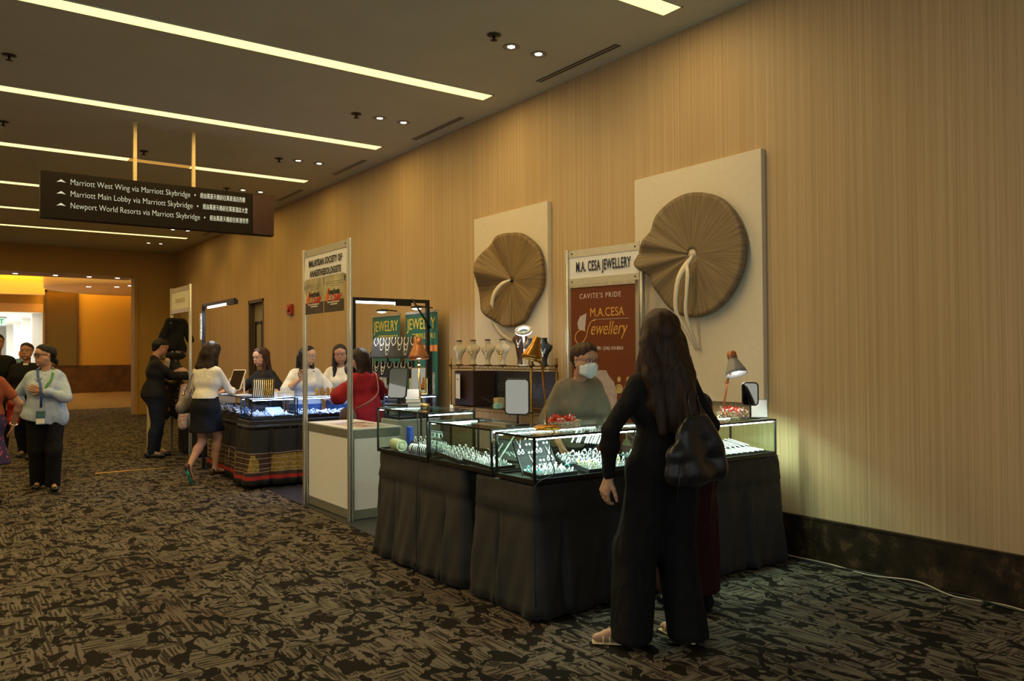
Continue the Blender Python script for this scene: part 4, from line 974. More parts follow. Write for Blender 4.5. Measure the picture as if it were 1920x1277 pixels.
def p_cream():
    r = person('person in a cream blouse with shoulder-length black hair, standing behind the person in red', (4.22, 9.68), 246)
    f = Fig(1.59, 1.0, 4, head=(2, 12, 4), rw=V(.16, .28, 1.02), lw=V(-.10, .26, 1.0), rp=(1, -.3, -.8), lp=(-.3, -.8, -.6))
    body(f, r, sk2, handspec={i: dict(pn=(0, 0, -1), curl=.4) for i in (-1, 1)})
    blob('blouse', f.torso(.020, bust=.9)+f.arm(-1, .020, 0, 1.6)+f.arm(1, .020, 0, 1.6), c_cream, r, .009, cuts=[((0, 0, .84), (0, 0, -1))], disp=fold(.007, 4, 5))
    tr = f.torso(.012, top=False)[:2]
    for i in (-1, 1): tr += f.leg(i, .016)
    blob('jeans', tr, c_jeans, r, .011, cuts=[((0, 0, .9), (0, 0, 1))])
    blob('hair', longhair(f, .26, .10, vol=1.02, front=1), hair_black, r, .0075, disp=hairfold(14, .002)); eyes(f, r, (.4, .1, .1))
    for i in (-1, 1): shoes(f, r, c_black, i)
p_cream()
# ---- 10. customer in red blouse
def p_red():
    r = person('person in a wine red blouse with a tan crossbody strap, behind the white counter', (3.86, 8.16), 108)
    f = Fig(1.53, 1.12, 7, head=(8, 18, 0), lw=V(-.20, .24, 1.0), rw=V(.22, .30, 1.0), lp=(-1, -.4, -.5), rp=(1, -.4, -.5), fat=1.2)
    body(f, r, sk1, handspec={i: dict(pn=(0, 0, -1), curl=.4) for i in (-1, 1)})
    blob('blouse', f.torso(.026, bust=1.0, ws=1.3)+f.arm(-1, .024, 0, 1.25, .035)+f.arm(1, .024, 0, 1.25, .035)+[C(f.waist, V(0, -.0, .68), .15, .20, k=.06, n=(0, 1, 0), s=1.1)], c_red, r, .009, cuts=[((0, 0, .70), (0, 0, -1))], disp=vfold(.009, 7))
    tr = f.torso(.012, top=False)[:2]
    for i in (-1, 1): tr += f.leg(i, .016)
    blob('trousers', tr, c_black, r, .011, cuts=[((0, 0, .9), (0, 0, 1))])
    blob('hair', longhair(f, .34, .10, vol=1.05), hair_dark, r, .0075, disp=hairfold(14, .003)); eyes(f, r)
    for i in (-1, 1): shoes(f, r, c_black, i)
    t = thing('crossbody_bag', 'small brown crossbody bag on a thin tan strap behind the person in red', 'handbag', r.location, r.rotation_euler[2])
    blob('bag_body', [C((-.24, -.04, .78), (-.24, .10, .78), .06, k=.04, n=(1, 0, 0), s=1.5), C((-.24, -.03, .84), (-.24, .09, .84), .05, k=.04, n=(1, 0, 0), s=1.5)], M('brown_leather', (.10, .055, .035), .45), t, .009)
    MB().tube(cr([tuple(f.sh[1]+V(-.03, .05, .085)), tuple(f.sh[1]+V(-.03, -.07, .06)), tuple(f.chest+V(.08, -.15, .03)), (-.02, -.20, 1.04), (-.14, -.20, .96), (-.23, -.07, .88)], 5), .011, 6, flat=.3, up=(0, 1, 0)).build('strap', M('tan_leather', (.33, .15, .08), .5), t)
p_red()
# ---- 11-14. people at the left edge
def p_suit(label, loc, face, h, hairm, skm, fat=1.1, arm=None):
    r = person(label, loc, face)
    f = Fig(h, 1.15, 0, head=(0, 0, 0), lf=(-.09, .12, 0), rf=(.09, -.14, 0), fat=fat)
    body(f, r, skm, vox=.011, handspec={i: dict(curl=.5) for i in (-1, 1)})
    blob('jacket', f.torso(.024)+f.arm(-1, .022, 0, 1.9)+f.arm(1, .022, 0, 1.9)+[C(f.pc-V(.05, 0, .02), f.pc+V(.05, 0, -.02), .14, k=.05, n=(0, 1, 0), s=1.1)], c_black, r, .011, cuts=[((0, 0, .80), (0, 0, -1))])
    tr = f.torso(.010, top=False)[:2]
    for i in (-1, 1): tr += f.leg(i, .024)
    blob('trousers', tr, c_black, r, .012, cuts=[((0, 0, .05), (0, 0, -1)), ((0, 0, .95), (0, 0, 1))])
    n = f.nb; MB().add([n+V(-.035, .075, .02), n+V(.035, .075, .02), n+V(.0, .13, -.17), n+V(0, .09, -.17)], [(0, 1, 2), (0, 2, 3), (1, 3, 2), (0, 3, 1)]).build('shirt_front', c_white, r)
    blob('hair', shorthair(f, .99), hairm, r, .007); eyes(f, r)
    for i in (-1, 1): shoes(f, r, M('black_patent'), i, 'shoe', .008)
    return r, f
RS, FS = p_suit('person in a black suit cut off by the left edge, before the bright corridor', (.70, 14.0), 262, 1.80, hair_black, sk2)
o = blob('hand_bag', [C((-.30, .0, .72), (-.30, .10, .66), .09, k=.05, n=(1, 0, 0), s=1.6)], M('grey_bag_fabric', (.05, .05, .055), .7), None, .01); o.location = RS.location; o.rotation_euler = RS.rotation_euler; tag(o, 'dark grey bag hanging at the side of the suited person at the left edge', 'bag')
RB, FB = p_suit('person in a black suit, mostly hidden behind the person in the pale blue shirt', (1.05, 13.6), 250, 1.66, hair_dark, sk2, 1.15)
t = thing('red_tote_bag', 'dark red handbag carried beside the hidden person in a black suit', 'handbag', (.87, 13.35, .50))
blob('bag_body', [C((0, 0, .05), (0, .12, .05), .07, k=.04), C((0, 0, .30), (0, .12, .30), .06, k=.04), C((0, .06, .08), (0, .06, .3), .08, k=.04)], M('red_leather', (.20, .01, .012), .4), t, .011)
MB().tube([(0, .0, .34), (0, .02, .50), (0, .1, .50), (0, .12, .34)], .006, 6).build('handle', M('red_leather'), t)
def p_far():
    r = person('person in a blue tee and jeans, far away by the bright corridor', (2.62, 36.6), 262)
    f = Fig(1.72, 1.15, 0, lw=V(-.16, .22, 1.0), rw=V(.2, .2, 1.0), fat=1.2)
    body(f, r, sk3, vox=.014)
    blob('tee_shirt', f.torso(.022)+f.arm(-1, .02, 0, .9)+f.arm(1, .02, 0, .9), mk_cloth('blue_cotton', (.10, .25, .55)), r, .014, cuts=[((0, 0, .84), (0, 0, -1))])
    tr = f.torso(.010, top=False)[:2]
    for i in (-1, 1): tr += f.leg(i, .02)
    blob('jeans', tr, c_jeans, r, .014, cuts=[((0, 0, .92), (0, 0, 1))])
    blob('hair', shorthair(f, .96), M('grey_hair', (.3, .28, .26), .6), r, .01); eyes(f, r)
    blob('chest_bag', [C(f.chest+V(-.1, .13, .08), f.chest+V(.12, .13, -.12), .05, k=.03, n=(0, 1, 0), s=1.4)], c_black, r, .01)
    for i in (-1, 1): shoes(f, r, m_white, i)
p_far()
def p_edge():
    r = person('person in a purple floral skirt and rust top, cut off by the left edge', (.36, 9.35), 80)
    f = Fig(1.55, 1.05, 0, rw=V(.24, .10, .80), rp=(1, -.3, 0), fat=1.1)
    body(f, r, sk2, handspec={1: dict(curl=.3)})
    blob('top', f.torso(.02, bust=.9)+f.arm(-1, .016, 0, .6)+f.arm(1, .016, 0, .6), mk_cloth('rust_fabric', (.30, .08, .04)), r, .011, cuts=[((0, 0, .9), (0, 0, -1))])
    blob('skirt', f.torso(.016, top=False)[:2]+[C(f.pc, V(0, 0, .42), .14, .23, k=.05)], mat_spot('purple_floral_fabric', (.03, .012, .06), (.35, .05, .12), 26, .70), r, .012, cuts=[((0, 0, .42), (0, 0, -1)), ((0, 0, .92), (0, 0, 1))], disp=vfold(.012, 6))
    blob('hair', longhair(f, .3), hair_black, r, .009); eyes(f, r)
    MB().torus(f.wr[1], .032, .004, (f.el[1]-f.wr[1]), 18).build('bracelet', m_silver, r)
    for i in (-1, 1): shoes(f, r, c_black, i)
p_edge()

# ================================================================== STALL FURNITURE
def table_cloth(name, label, x0, x1, y0, y1, z, mat, sides='WSNE', flare=.05, seed=1, overlay=.17, floor=.012, band=None, r=.035):
    """table hidden by its cloth: flat top, plain upper strip, pleated skirt below; one folded surface with thickness"""
    rg = random.Random(seed); t = thing('skirted_table', label, 'table', (x0, y0, 0)); w, d = x1-x0, y1-y0
    per = []   # outline (x, y, nx, ny, s)
    def seg(a, b, nrm):
        n = max(2, int((Vector(b)-Vector(a)).length/.012))
        for i in range(n): f = i/n; per.append((a[0]+(b[0]-a[0])*f, a[1]+(b[1]-a[1])*f, nrm[0], nrm[1]))
    def arc(c, a0):
        for i in range(5): a = a0+PI/2*i/5; per.append((c[0]+r*math.cos(a), c[1]+r*math.sin(a), math.cos(a), math.sin(a)))
    seg((r, 0), (w-r, 0), (0, -1)); arc((w-r, r), -PI/2); seg((w, r), (w, d-r), (1, 0)); arc((w-r, d-r), 0)
    seg((w-r, d), (r, d), (0, 1)); arc((r, d-r), PI/2); seg((0, d-r), (0, r), (-1, 0)); arc((r, r), PI)
    N = len(per); L = N*.012
    pl = []; s = rg.uniform(.1, .3)
    while s < L: pl.append((s, rg.uniform(.012, .03), rg.uniform(.5, 1.3))); s += rg.uniform(.22, .42)
    zs = [z, z-.006, z-.02, z-.06, z-.10, z-overlay+.004, z-overlay-.004]+[z-overlay-(z-overlay-floor)*q for q in (.08, .18, .3, .42, .54, .66, .78, .89, 1.0)]
    vs = []; fs = []
    for j, zz in enumerate(zs):
        dep = (z-zz)/z
        for i, (x, y, nx, ny) in enumerate(per):
            s = i*.012; o = 0 if j == 0 else .004
            o += flare*dep**1.1*(1+.25*math.sin(s*2.3+seed))
            if zz < z-overlay:
                k = min(1, (z-overlay-zz)/.25)
                for ps, pw, pa in pl:
                    dd = (s-ps)/pw
                    if abs(dd) < 4: o -= k*.030*pa*math.exp(-dd*dd)-k*.014*pa*math.exp(-(dd-1.6)**2)
                o += k*.008*math.sin(s*17+3*math.sin(s*2)+dep*2)+k*k*.006*math.sin(s*41+dep*9)
            else: o += .003*math.sin(s*11+seed+20*dep)*min(1, j/3)
            if j > 1: o += .002*math.sin(s*60+zz*50)
            zf = zz+(.012*abs(math.sin(s*3.1+seed)) if j == len(zs)-1 else 0)
            if z-overlay-.006 < zz < z-overlay+.006: o += .004 if zz > z-overlay else -.004
            vs.append((x+nx*o, y+ny*o, zf))
    for j in range(len(zs)-1):
        for i in range(N): fs.append((j*N+i, (j+1)*N+i, (j+1)*N+(i+1) % N, j*N+(i+1) % N))
    fs.append(tuple(range(N)))
    mb = MB().add(vs, fs, True); mb.sm[-1] = False
    c = mb.build('cloth', mat, t)
    sm = c.modifiers.new('thickness', 'SOLIDIFY'); sm.thickness = .003; sm.offset = -1
    MB().box(.04, w-.04, .04, d-.04, z-.035, z-.008).build('table_top', M('plywood', (.30, .2, .11), .6), t)
    for x in (.08, w-.08):
        for y in (.08, d-.08): MB().cyl((x, y, 0), (x, y, z-.03), .014).build('leg', m_black, t)
    return t
table_cloth('a', 'corner table under a dark grey pleated skirt carrying the brightest near showcase', 2.66, 4.02, 3.50, 4.10, .735, m_cloth, seed=3)
table_cloth('b', 'side table under a dark grey pleated skirt carrying the two left near showcases', 2.67, 3.25, 4.25, 5.42, .745, m_cloth, seed=8, flare=.055)
table_cloth('c', 'end table under a black pleated skirt against the striped wall', 4.15, 4.82, 3.49, 4.10, .74, m_cloth, seed=5, flare=.06)
def mat_brocade():
    m, nt = newmat('black_cloth_with_brocade_band'); t = NT(nt)
    tc = t.n('ShaderNodeTexCoord'); sp = t.n('ShaderNodeSeparateXYZ'); t.l(tc.outputs['Object'], sp.inputs[0])
    wob = t.math('MULTIPLY', t.math('SUBTRACT', t.noise(1.6, 2), .5), .05); z = t.math('ADD', sp.outputs[2], wob)
    fac = t.math('MULTIPLY', z, 1/.8, True)
    n = t.noise(60, 2); gold = t.ramp(n, [(.4, (.14, .09, .01)), (.6, (.30, .20, .03))]); brown = t.ramp(n, [(.4, (.025, .010, .006)), (.6, (.05, .02, .012))])
    def band(lo, hi): return t.math('MULTIPLY', t.math('GREATER_THAN', z, lo), t.math('LESS_THAN', z, hi))
    c = t.mix(band(.14, .39), (.010, .009, .010), brown)
    tcx = t.noise(1.1, 1, (3, 3, .1)); patch = t.math('GREATER_THAN', tcx, .52)
    c = t.mix(t.math('MULTIPLY', band(.18, .37), patch), c, gold)
    for lo in (.385, .33, .27, .215, .18): c = t.mix(band(lo, lo+.006), c, (.35, .28, .22))
    c = t.mix(band(.10, .14), c, (.30, .012, .010))
    t.out(c, .8, 0); return m
m_broc = mat_brocade()
table_cloth('d', 'far booth table in black cloth with a gold and red brocade band, near its end', 2.78, 4.45, 8.80, 9.26, .745, m_broc, seed=11, overlay=.05, flare=.06, floor=.03)
table_cloth('e', 'black-clothed far booth table running back beside the person in the white cardigan', 2.86, 3.22, 9.32, 10.75, .745, m_broc, seed=12, overlay=.05, flare=.05, floor=.03)

# ---------------- glass showcases
LEDK = 1.4
m_led = emit('cool_led_strip', (.78, 1.0, .90), 34)
m_ledb = emit('blue_white_led_strip', (.42, .62, 1.0), 34)
m_frame = M('black_showcase_edging', (.008, .008, .008), .35, spec=.5)
m_glassb = glassmat('bluish_glass', (.90, .94, 1.0))
def showcase(label, x0, x1, y0, y1, z0, z1, led, glass, edge=.012, backled=True, gname='glass display showcases', power=4, col=(.75, 1, .88), open_side=None):
    t = thing('glass_showcase', label, 'display case', (x0, y0, z0), 0, gname); w, d, h = x1-x0, y1-y0, z1-z0; e = edge
    MB().box(0, w, 0, d, 0, .014).build('base', m_frame, t)
    f = MB()
    for z in (.014, h-e): f.box(0, w, 0, e, z, z+e).box(0, w, d-e, d, z, z+e).box(0, e, e, d-e, z, z+e).box(w-e, w, e, d-e, z, z+e)
    for x in (0, w-e):
        for y in (0, d-e): f.box(x, x+e, y, y+e, .014+e, h-e)
    f.build('edge_frame', m_frame, t)
    g = .004
    MB().box(e*.3, w-e*.3, .002, .002+g, .02, h-.004).build('glass_front', glass, t)
    MB().box(e*.3, w-e*.3, d-.002-g, d-.002, .02, h-.004).build('glass_back', glass, t)
    MB().box(.002, .002+g, e, d-e, .02, h-.004).build('glass_side', glass, t); MB().box(w-.002-g, w-.002, e, d-e, .02, h-.004).build('glass_side', glass, t)
    MB().box(e*.5, w-e*.5, e*.5, d-e*.5, h-.001, h+g).build('glass_top', glass, t)
    s = .006
    MB().box(.02, w-.02, e, e+s, h-e-s-.002, h-e-.002).build('led_strip', led, t)
    if backled: MB().box(.02, w-.02, d-e-s, d-e, h-e-s-.002, h-e-.002).build('led_strip', led, t)
    l = lamp('showcase_light', 'AREA', (x0+w/2, y0+e+.012, z0+h-e-.012), power*w*LEDK, col, w*.92, (math.radians(22), 0, 0), size_y=.01)
    return t
showcase('near corner glass showcase with bright white edges, under the gold desk lamp', 2.645, 3.43, 3.485, 3.86, .745, 1.008, m_led, m_glass, power=7)
showcase('low glass showcase left of the corner post, full of ring trays', 2.645, 3.04, 3.90, 4.64, .75, 1.02, m_led, m_glass, power=7)
showcase('taller glass showcase nearest the white counter, with bangle rolls', 2.645, 3.02, 4.66, 5.41, .75, 1.072, m_led, m_glass, power=5)
showcase('glass showcase mostly hidden behind the long-haired person in black', 3.47, 4.09, 3.49, 3.86, .742, 1.0, m_led, m_glass, power=6)
showcase('rightmost glass showcase against the striped wall, holding pearl strands', 4.13, 4.76, 3.47, 3.87, .742, .995, m_led, m_glass, power=11, col=(.70, 1, .80))
showcase('blue-lit glass showcase at the near corner of the far booth', 2.80, 3.30, 8.83, 9.22, .75, .985, m_ledb, m_glassb, gname='blue-lit far showcases', power=6, col=(.35, .55, 1))
showcase('blue-lit glass showcase right of the corner one, behind the white counter', 3.32, 4.40, 8.83, 9.22, .75, .985, m_ledb, m_glassb, gname='blue-lit far showcases', power=6, col=(.35, .55, 1))
showcase('blue-lit glass showcase running back beside the person in white cardigan', 2.88, 3.20, 9.34, 10.70, .75, .985, m_ledb, m_glassb, gname='blue-lit far showcases', power=6, col=(.35, .55, 1))
showcase('small glass showcase in front of the green-banner stall', 3.80, 4.26, 7.28, 7.62, .80, 1.04, m_ledb, m_glassb, gname='blue-lit far showcases', power=4, col=(.6, .75, 1))
o = MB().box(3.78, 4.28, 7.26, 7.64, 0, .80).build('display_plinth', M('pale_plinth', (.45, .47, .5), .6), None, bevel=.005); tag(o, 'pale plinth under the small showcase by the green banners', 'plinth')

# ---------------- jewellery
def ring_mesh(gem, mt, r=.0105):
    t = MB().torus((0, 0, r*.75), r, .0018, (0, 1, 0), 16, 6); t.lathe([(.001, -.003), (.0055, .001), (.004, .0035), (.001, .0038)], 8, Matrix.Translation((0, 0, r*1.75+.003)), smooth=False); return t
m_gem = M('clear_gem', (.85, .9, .92), .08, .6, var=.05); m_gemt = M('turquoise_gem', (.15, .55, .55), .25); m_gemy = M('yellow_gem', (.42, .38, .12), .3)
def proto_ring(gm, nm='ring'):
    o = ring_mesh(gm, m_silver).build(nm, m_silver); 
    return o
J = {}
def jewel(kind):
    if kind in J: return J[kind].copy()
    if kind == 'ring': o = ring_mesh(0, 0).build('ring', m_silver)
    elif kind == 'turquoise_ring': o = ring_mesh(0, 0, .012).build('ring', m_gemt)
    elif kind == 'yellow_ring': o = ring_mesh(0, 0, .0115).build('ring', m_gemy)
    elif kind == 'earrings':
        mb = MB()
        for s in (-.010, .010): mb.ball((s, 0, .012), .0045, 8, (1, .6, 1)); mb.torus((s, 0, .002), .0065, .0016, (0, 1, 0), 14, 6)
        o = mb.build('earring_pair', m_silver)
    elif kind == 'studs':
        mb = MB()
        for s in (-.009, .009): mb.lathe([(.001, -.005), (.006, -.003), (.0065, 0), (.003, .004)], 8, Matrix.Translation((s, 0, 0)) @ Matrix.Rotation(PI/2, 4, 'X'))
        o = mb.build('earring_pair', m_silver)
    elif kind == 'pendant':
        mb = MB().tube([(-.014, 0, .028), (-.006, -.001, .006), (0, -.002, 0), (.006, -.001, .006), (.014, 0, .028)], .0012, 5); mb.ball((0, -.003, -.008), .0085, 8, (.8, .5, 1.1)); o = mb.build('pendant', m_silver)
    elif kind == 'bracelet':
        mb = MB()
        for i in range(11): mb.ball((0, -.05+i*.010, .004), .0052, 6, (1, 1, .7))
        o = mb.build('bracelet', m_silver)
    elif kind == 'pearls':
        mb = MB()
        for i in range(24): mb.ball((0, -.09+i*.0078, .004), .0042, 6)
        o = mb.build('pearl_strand', M('pearl', (.8, .78, .72), .2))
    elif kind == 'bangle': o = MB().torus((0, 0, 0), .034, .0028, (1, 0, 0), 28, 6).build('bangle', m_silver)
    elif kind == 'fat_bangle': o = MB().torus((0, 0, 0), .034, .0085, (1, 0, 0), 28, 8).build('bangle', M('jade_pearl', (.62, .64, .42), .3))
    for_c = o.copy(); J[kind] = o; COL.objects.unlink(o); return for_c
JS = dict(ring=1.45, turquoise_ring=1.3, yellow_ring=1.3, earrings=1.35, studs=1.35, pendant=1.25, bracelet=1.3, pearls=1.0, bangle=1.0, fat_bangle=1.0)
def place(kind, mtx, label, cat, group):
    o = jewel(kind); COL.objects.link(o); o.matrix_world = mtx @ Matrix.Scale(JS[kind], 4); tag(o, label, cat, group); return o
def tray(label, x, y, z, w, d, tilt=0, rz=0, cols=5, rows=4, h=.022, lined=m_velvet, group='black jewellery trays'):
    """origin at the near-left lower corner; tilt lifts the far edge"""
    t = thing('jewellery_tray', label, 'tray', (x, y, z), 0, group); t.rotation_euler = (math.radians(tilt), 0, math.radians(rz))
    e = .006; MB().box(0, w, 0, d, 0, .004).box(0, w, 0, e, .004, h).box(0, w, d-e, d, .004, h).box(0, e, e, d-e, .004, h).box(w-e, w, e, d-e, .004, h).build('tray_frame', M('tray_leatherette', (.012, .014, .016), .45), t, bevel=.0015)
    pad = MB()
    for i in range(rows):
        y0 = e+(d-2*e)*i/rows; y1 = e+(d-2*e)*(i+1)/rows; pad.add([(e, y0, .004), (w-e, y0, .004), (w-e, y0+.003, h*.7), (e, y0+.003, h*.7), (e, (y0+y1)/2, h*.85), (w-e, (y0+y1)/2, h*.85), (w-e, y1-.003, h*.7), (e, y1-.003, h*.7), (w-e, y1, .004), (e, y1, .004)], [(0, 1, 2, 3), (3, 2, 5, 4), (4, 5, 6, 7), (7, 6, 8, 9), (0, 3, 4, 7, 9), (1, 8, 6, 5, 2)])
    pad.build('velvet_pad', lined, t)
    bpy.context.view_layer.update()
    return t, t.matrix_world.copy(), (w, d, h, cols, rows)
jc = random.Random(5)
def fill(tr, kinds, label, cat, group, jit=.3, up=0, stand=0, rot=None):
    t, m, (w, d, h, cols, rows) = tr
    for i in range(rows):
        for j in range(cols):
            if jc.random() < .06: continue
            x = w*(j+.5)/cols+jc.uniform(-jit, jit)*.01; y = d*(i+.5)/rows+jc.uniform(-jit, jit)*.006; kd = jc.choice(kinds)
            a = (rot if rot is not None else jc.uniform(-.9, .9)); lab = label if kd == kinds[0] else label.replace('silver', {'turquoise_ring': 'turquoise', 'yellow_ring': 'yellow'}.get(kd, 'silver'))
            place(kd, m @ Matrix.Translation((x, y, h*.88+up)) @ Matrix.Rotation(a, 4, 'Z') @ Matrix.Rotation(stand, 4, 'X'), lab, cat, group if lab == label else group+' (coloured ones)')
# corner showcase
fill(tray('steep black earring board standing at the left of the corner showcase', 2.69, 3.66, .768, .26, .21, 62, 0, 4, 4, .014), ['earrings', 'pendant', 'studs'], 'silver earring pair or pendant on the steep board in the corner showcase', 'earrings', 'pieces on the steep board', up=.002, stand=-PI/2+.2, rot=0)
fill(tray('black ring tray at the front left of the corner showcase', 2.70, 3.515, .765, .29, .15, 4, 2, 7, 3, .024), ['ring', 'ring', 'earrings', 'ring', 'earrings', 'turquoise_ring'], 'silver ring or earring set in the front left tray of the corner showcase', 'ring', 'pieces in the front left corner tray')
fill(tray('black ring tray at the right of the corner showcase', 3.06, 3.51, .765, .34, .15, 8, -3, 8, 3, .026), ['ring', 'ring', 'earrings', 'yellow_ring'], 'silver ring or earring set in the right tray of the corner showcase', 'ring', 'pieces in the right corner tray')
fill(tray('black jewellery tray tilted up behind the others in the corner showcase', 3.02, 3.67, .785, .30, .13, 20, -6, 7, 3, .024), ['ring', 'earrings'], 'silver piece in the raised rear tray of the corner showcase', 'ring', 'pieces in the rear corner tray')
t_ = tray('high steep bracelet board at the far right of the corner showcase', 3.20, 3.83, .905, .21, .11, 35, -62, 12, 1, .016); 
fill(t_, ['bracelet'], 'silver bracelet lying on the high board of the corner showcase', 'bracelet', 'bracelets on the high board', rot=0, up=.002)
# showcase hidden behind the customer
fill(tray('black jewellery tray in the showcase behind the long-haired person', 3.52, 3.53, .762, .34, .24, 8, 0, 6, 3, .024), ['ring', 'earrings'], 'silver piece in the tray behind the long-haired person', 'ring', 'pieces behind the long-haired person')
# low showcase
fill(tray('black ring tray at the left end of the low showcase', 2.67, 4.31, .770, .24, .28, 6, 0, 5, 6, .026), ['ring', 'ring', 'earrings'], 'silver ring standing in the left tray of the low showcase', 'ring', 'rings in the left low tray', rot=PI/2)
fill(tray('black tray at the front right of the low showcase', 2.67, 3.93, .770, .17, .33, 3, 0, 4, 6, .022), ['earrings', 'ring', 'studs'], 'silver piece in the front right tray of the low showcase', 'earrings', 'pieces in the right low tray', rot=PI/2)
t_ = tray('steep black necklace board leaning at the back of the low showcase', 2.93, 4.36, .785, .32, .15, 50, -90, 5, 2, .014)
fill(t_, ['pendant', 'bracelet'], 'silver pendant on the steep board of the low showcase', 'pendant', 'pendants on the steep low board', rot=0, stand=0, up=.003)
# tall showcase: bangle rolls, bracelets
def roll(label, x, y, z, ln, r, mat, ang):
    t = thing('bangle_roll', label, 'bangle holder', (x, y, z), ang)
    MB().cyl((-ln/2, 0, 0), (ln/2, 0, 0), r, n=24).build('roll', mat, t, bevel=.006)
    for sx in (-1, 1): MB().box(sx*ln*.36-.008, sx*ln*.36+.008, -.03, .03, -r-.006, -r+.012).build('foot', mat, t)
    return t
roll('black velvet bangle roll at the front of the tall showcase', 2.71, 4.86, .807, .24, .026, m_velvet, math.radians(100))
for i in range(10): place('bangle', Matrix.Translation((2.71-.0035*(i-4.5)*1.0, 4.86+(i-4.5)*.021, .807)) @ Matrix.Rotation(math.radians(100)+jc.uniform(-.15, .15), 4, 'Z'), 'silver bangle on the black velvet roll in the tall showcase', 'bangle', 'bangles on the velvet roll')
roll('pale roll carrying thick pearly bangles in the tall showcase', 2.72, 5.22, .808, .20, .024, M('cream_velvet', (.55, .52, .38), .8), math.radians(80))
for i in range(9): place('fat_bangle', Matrix.Translation((2.72+.0035*(i-4), 5.22+(i-4)*.0205, .808)) @ Matrix.Rotation(math.radians(80), 4, 'Z'), 'thick pale green pearly bangle on the cream roll in the tall showcase', 'bangle', 'pearly bangles on the cream roll')
fill(tray('black earring tray at the back of the tall showcase', 2.79, 4.72, .775, .18, .44, 5, 0, 4, 7, .024), ['earrings', 'ring', 'studs'], 'silver piece in the long tray of the tall showcase', 'earrings', 'pieces in the tall showcase tray', rot=PI/2)
t = thing('earring_tree', 'small black stand of silver hoops in the tall showcase', 'earring stand', (2.80, 4.80, .80))
MB().cyl((0, 0, 0), (0, 0, .13), .004, n=8).box(-.006, .006, -.075, .075, .125, .133).box(-.006, .006, -.075, .075, .07, .078).build('stand', m_velvet, t)
hp = MB()
for zz in (.105, .05):
    for q in range(6): MB().torus((-.008, -.068+q*.027, zz), .016, .0016, (1, .3*(-1)**q, 0), 18, 5).build('hoop', m_silver, t)
o = MB().cbox((2.86, 5.30, .85), (.03, .06, .15)).build('small_box', M('cobalt_blue_card', (.02, .09, .55), .4), None, bevel=.002); o.location.z = 0; tag(o, 'small cobalt blue box standing in the tall showcase', 'box')
# right showcase
t_ = tray('black pearl tray at the front of the rightmost showcase', 4.17, 3.51, .762, .52, .17, 4, 0, 9, 1, .02)
fill(t_, ['pearls'], 'white pearl strand in the front tray of the rightmost showcase', 'pearl strand', 'pearl strands at the front right', rot=0)
t_ = tray('raised black pearl tray at the back of the rightmost showcase', 4.36, 3.66, .785, .34, .15, 10, 0, 7, 1, .02)
fill(t_, ['pearls'], 'white pearl strand in the raised rear tray of the rightmost showcase', 'pearl strand', 'pearl strands at the rear right', rot=0)
t = thing('gift_box', 'cream and black boxed item with a gold base in the rightmost showcase', 'box', (4.27, 3.73, .758), .5)
MB().box(-.05, .05, -.05, .05, .09, .205).build('upper_box', M('cream_card', (.75, .66, .45), .6), t); MB().box(-.055, .055, -.055, .055, .022, .09).build('lower_box', M('slate_card', (.03, .035, .04), .4), t); MB().box(-.052, .052, -.052, .052, 0, .022).build('gold_base', m_gold, t)
tag(MB().box(-.056, -.048, -.03, .03, .09, .205).build('red_flap', M('red_card', (.5, .03, .03), .5), t), 'red side flap')
# far showcases: jewellery mass seen small
for i, (x, y, w, d) in enumerate([(2.84, 8.86, .20, .15), (3.07, 8.86, .20, .15), (2.84, 9.04, .42, .14), (3.36, 8.86, .24, .16), (3.63, 8.86, .24, .16), (3.90, 8.86, .22, .16), (4.15, 8.86, .22, .16), (2.84, 9.38, .17, .3), (2.84, 9.72, .17, .3), (2.84, 10.06, .17, .3)]):
    wh = ['at the near left corner of the corner showcase', 'at the near right of the corner showcase', 'at the back of the corner showcase', 'leftmost in the long row', 'second in the long row', 'third in the long row', 'rightmost in the long row', 'nearest in the side showcase', 'middle of the side showcase', 'farthest in the side showcase'][i]
    fill(tray('black tray of the blue-lit far booth, '+wh, x, y, .770, w, d, 10, 0, 5 if w > .18 else 3, 3 if d < .2 else 4, .02, group='trays of the far booth'), ['earrings', 'ring', 'bracelet'] if i % 3 else ['ring', 'earrings'], 'silver piece in the far booth tray, '+wh, 'jewellery', 'jewellery in far tray '+wh)
t = thing('leaning_display_pillow', 'pale blue wedge-shaped display board in the corner far showcase', 'display board', (3.14, 8.9, .785), .3)
MB().add([(-.1, 0, 0), (.1, 0, 0), (.1, .12, .09), (-.1, .12, .09), (-.1, .15, 0), (.1, .15, 0)], [(0, 1, 2, 3), (3, 2, 5, 4), (0, 4, 5, 1), (0, 3, 4), (1, 5, 2)]).build('wedge', M('pale_blue_suede', (.30, .36, .5), .8), t)

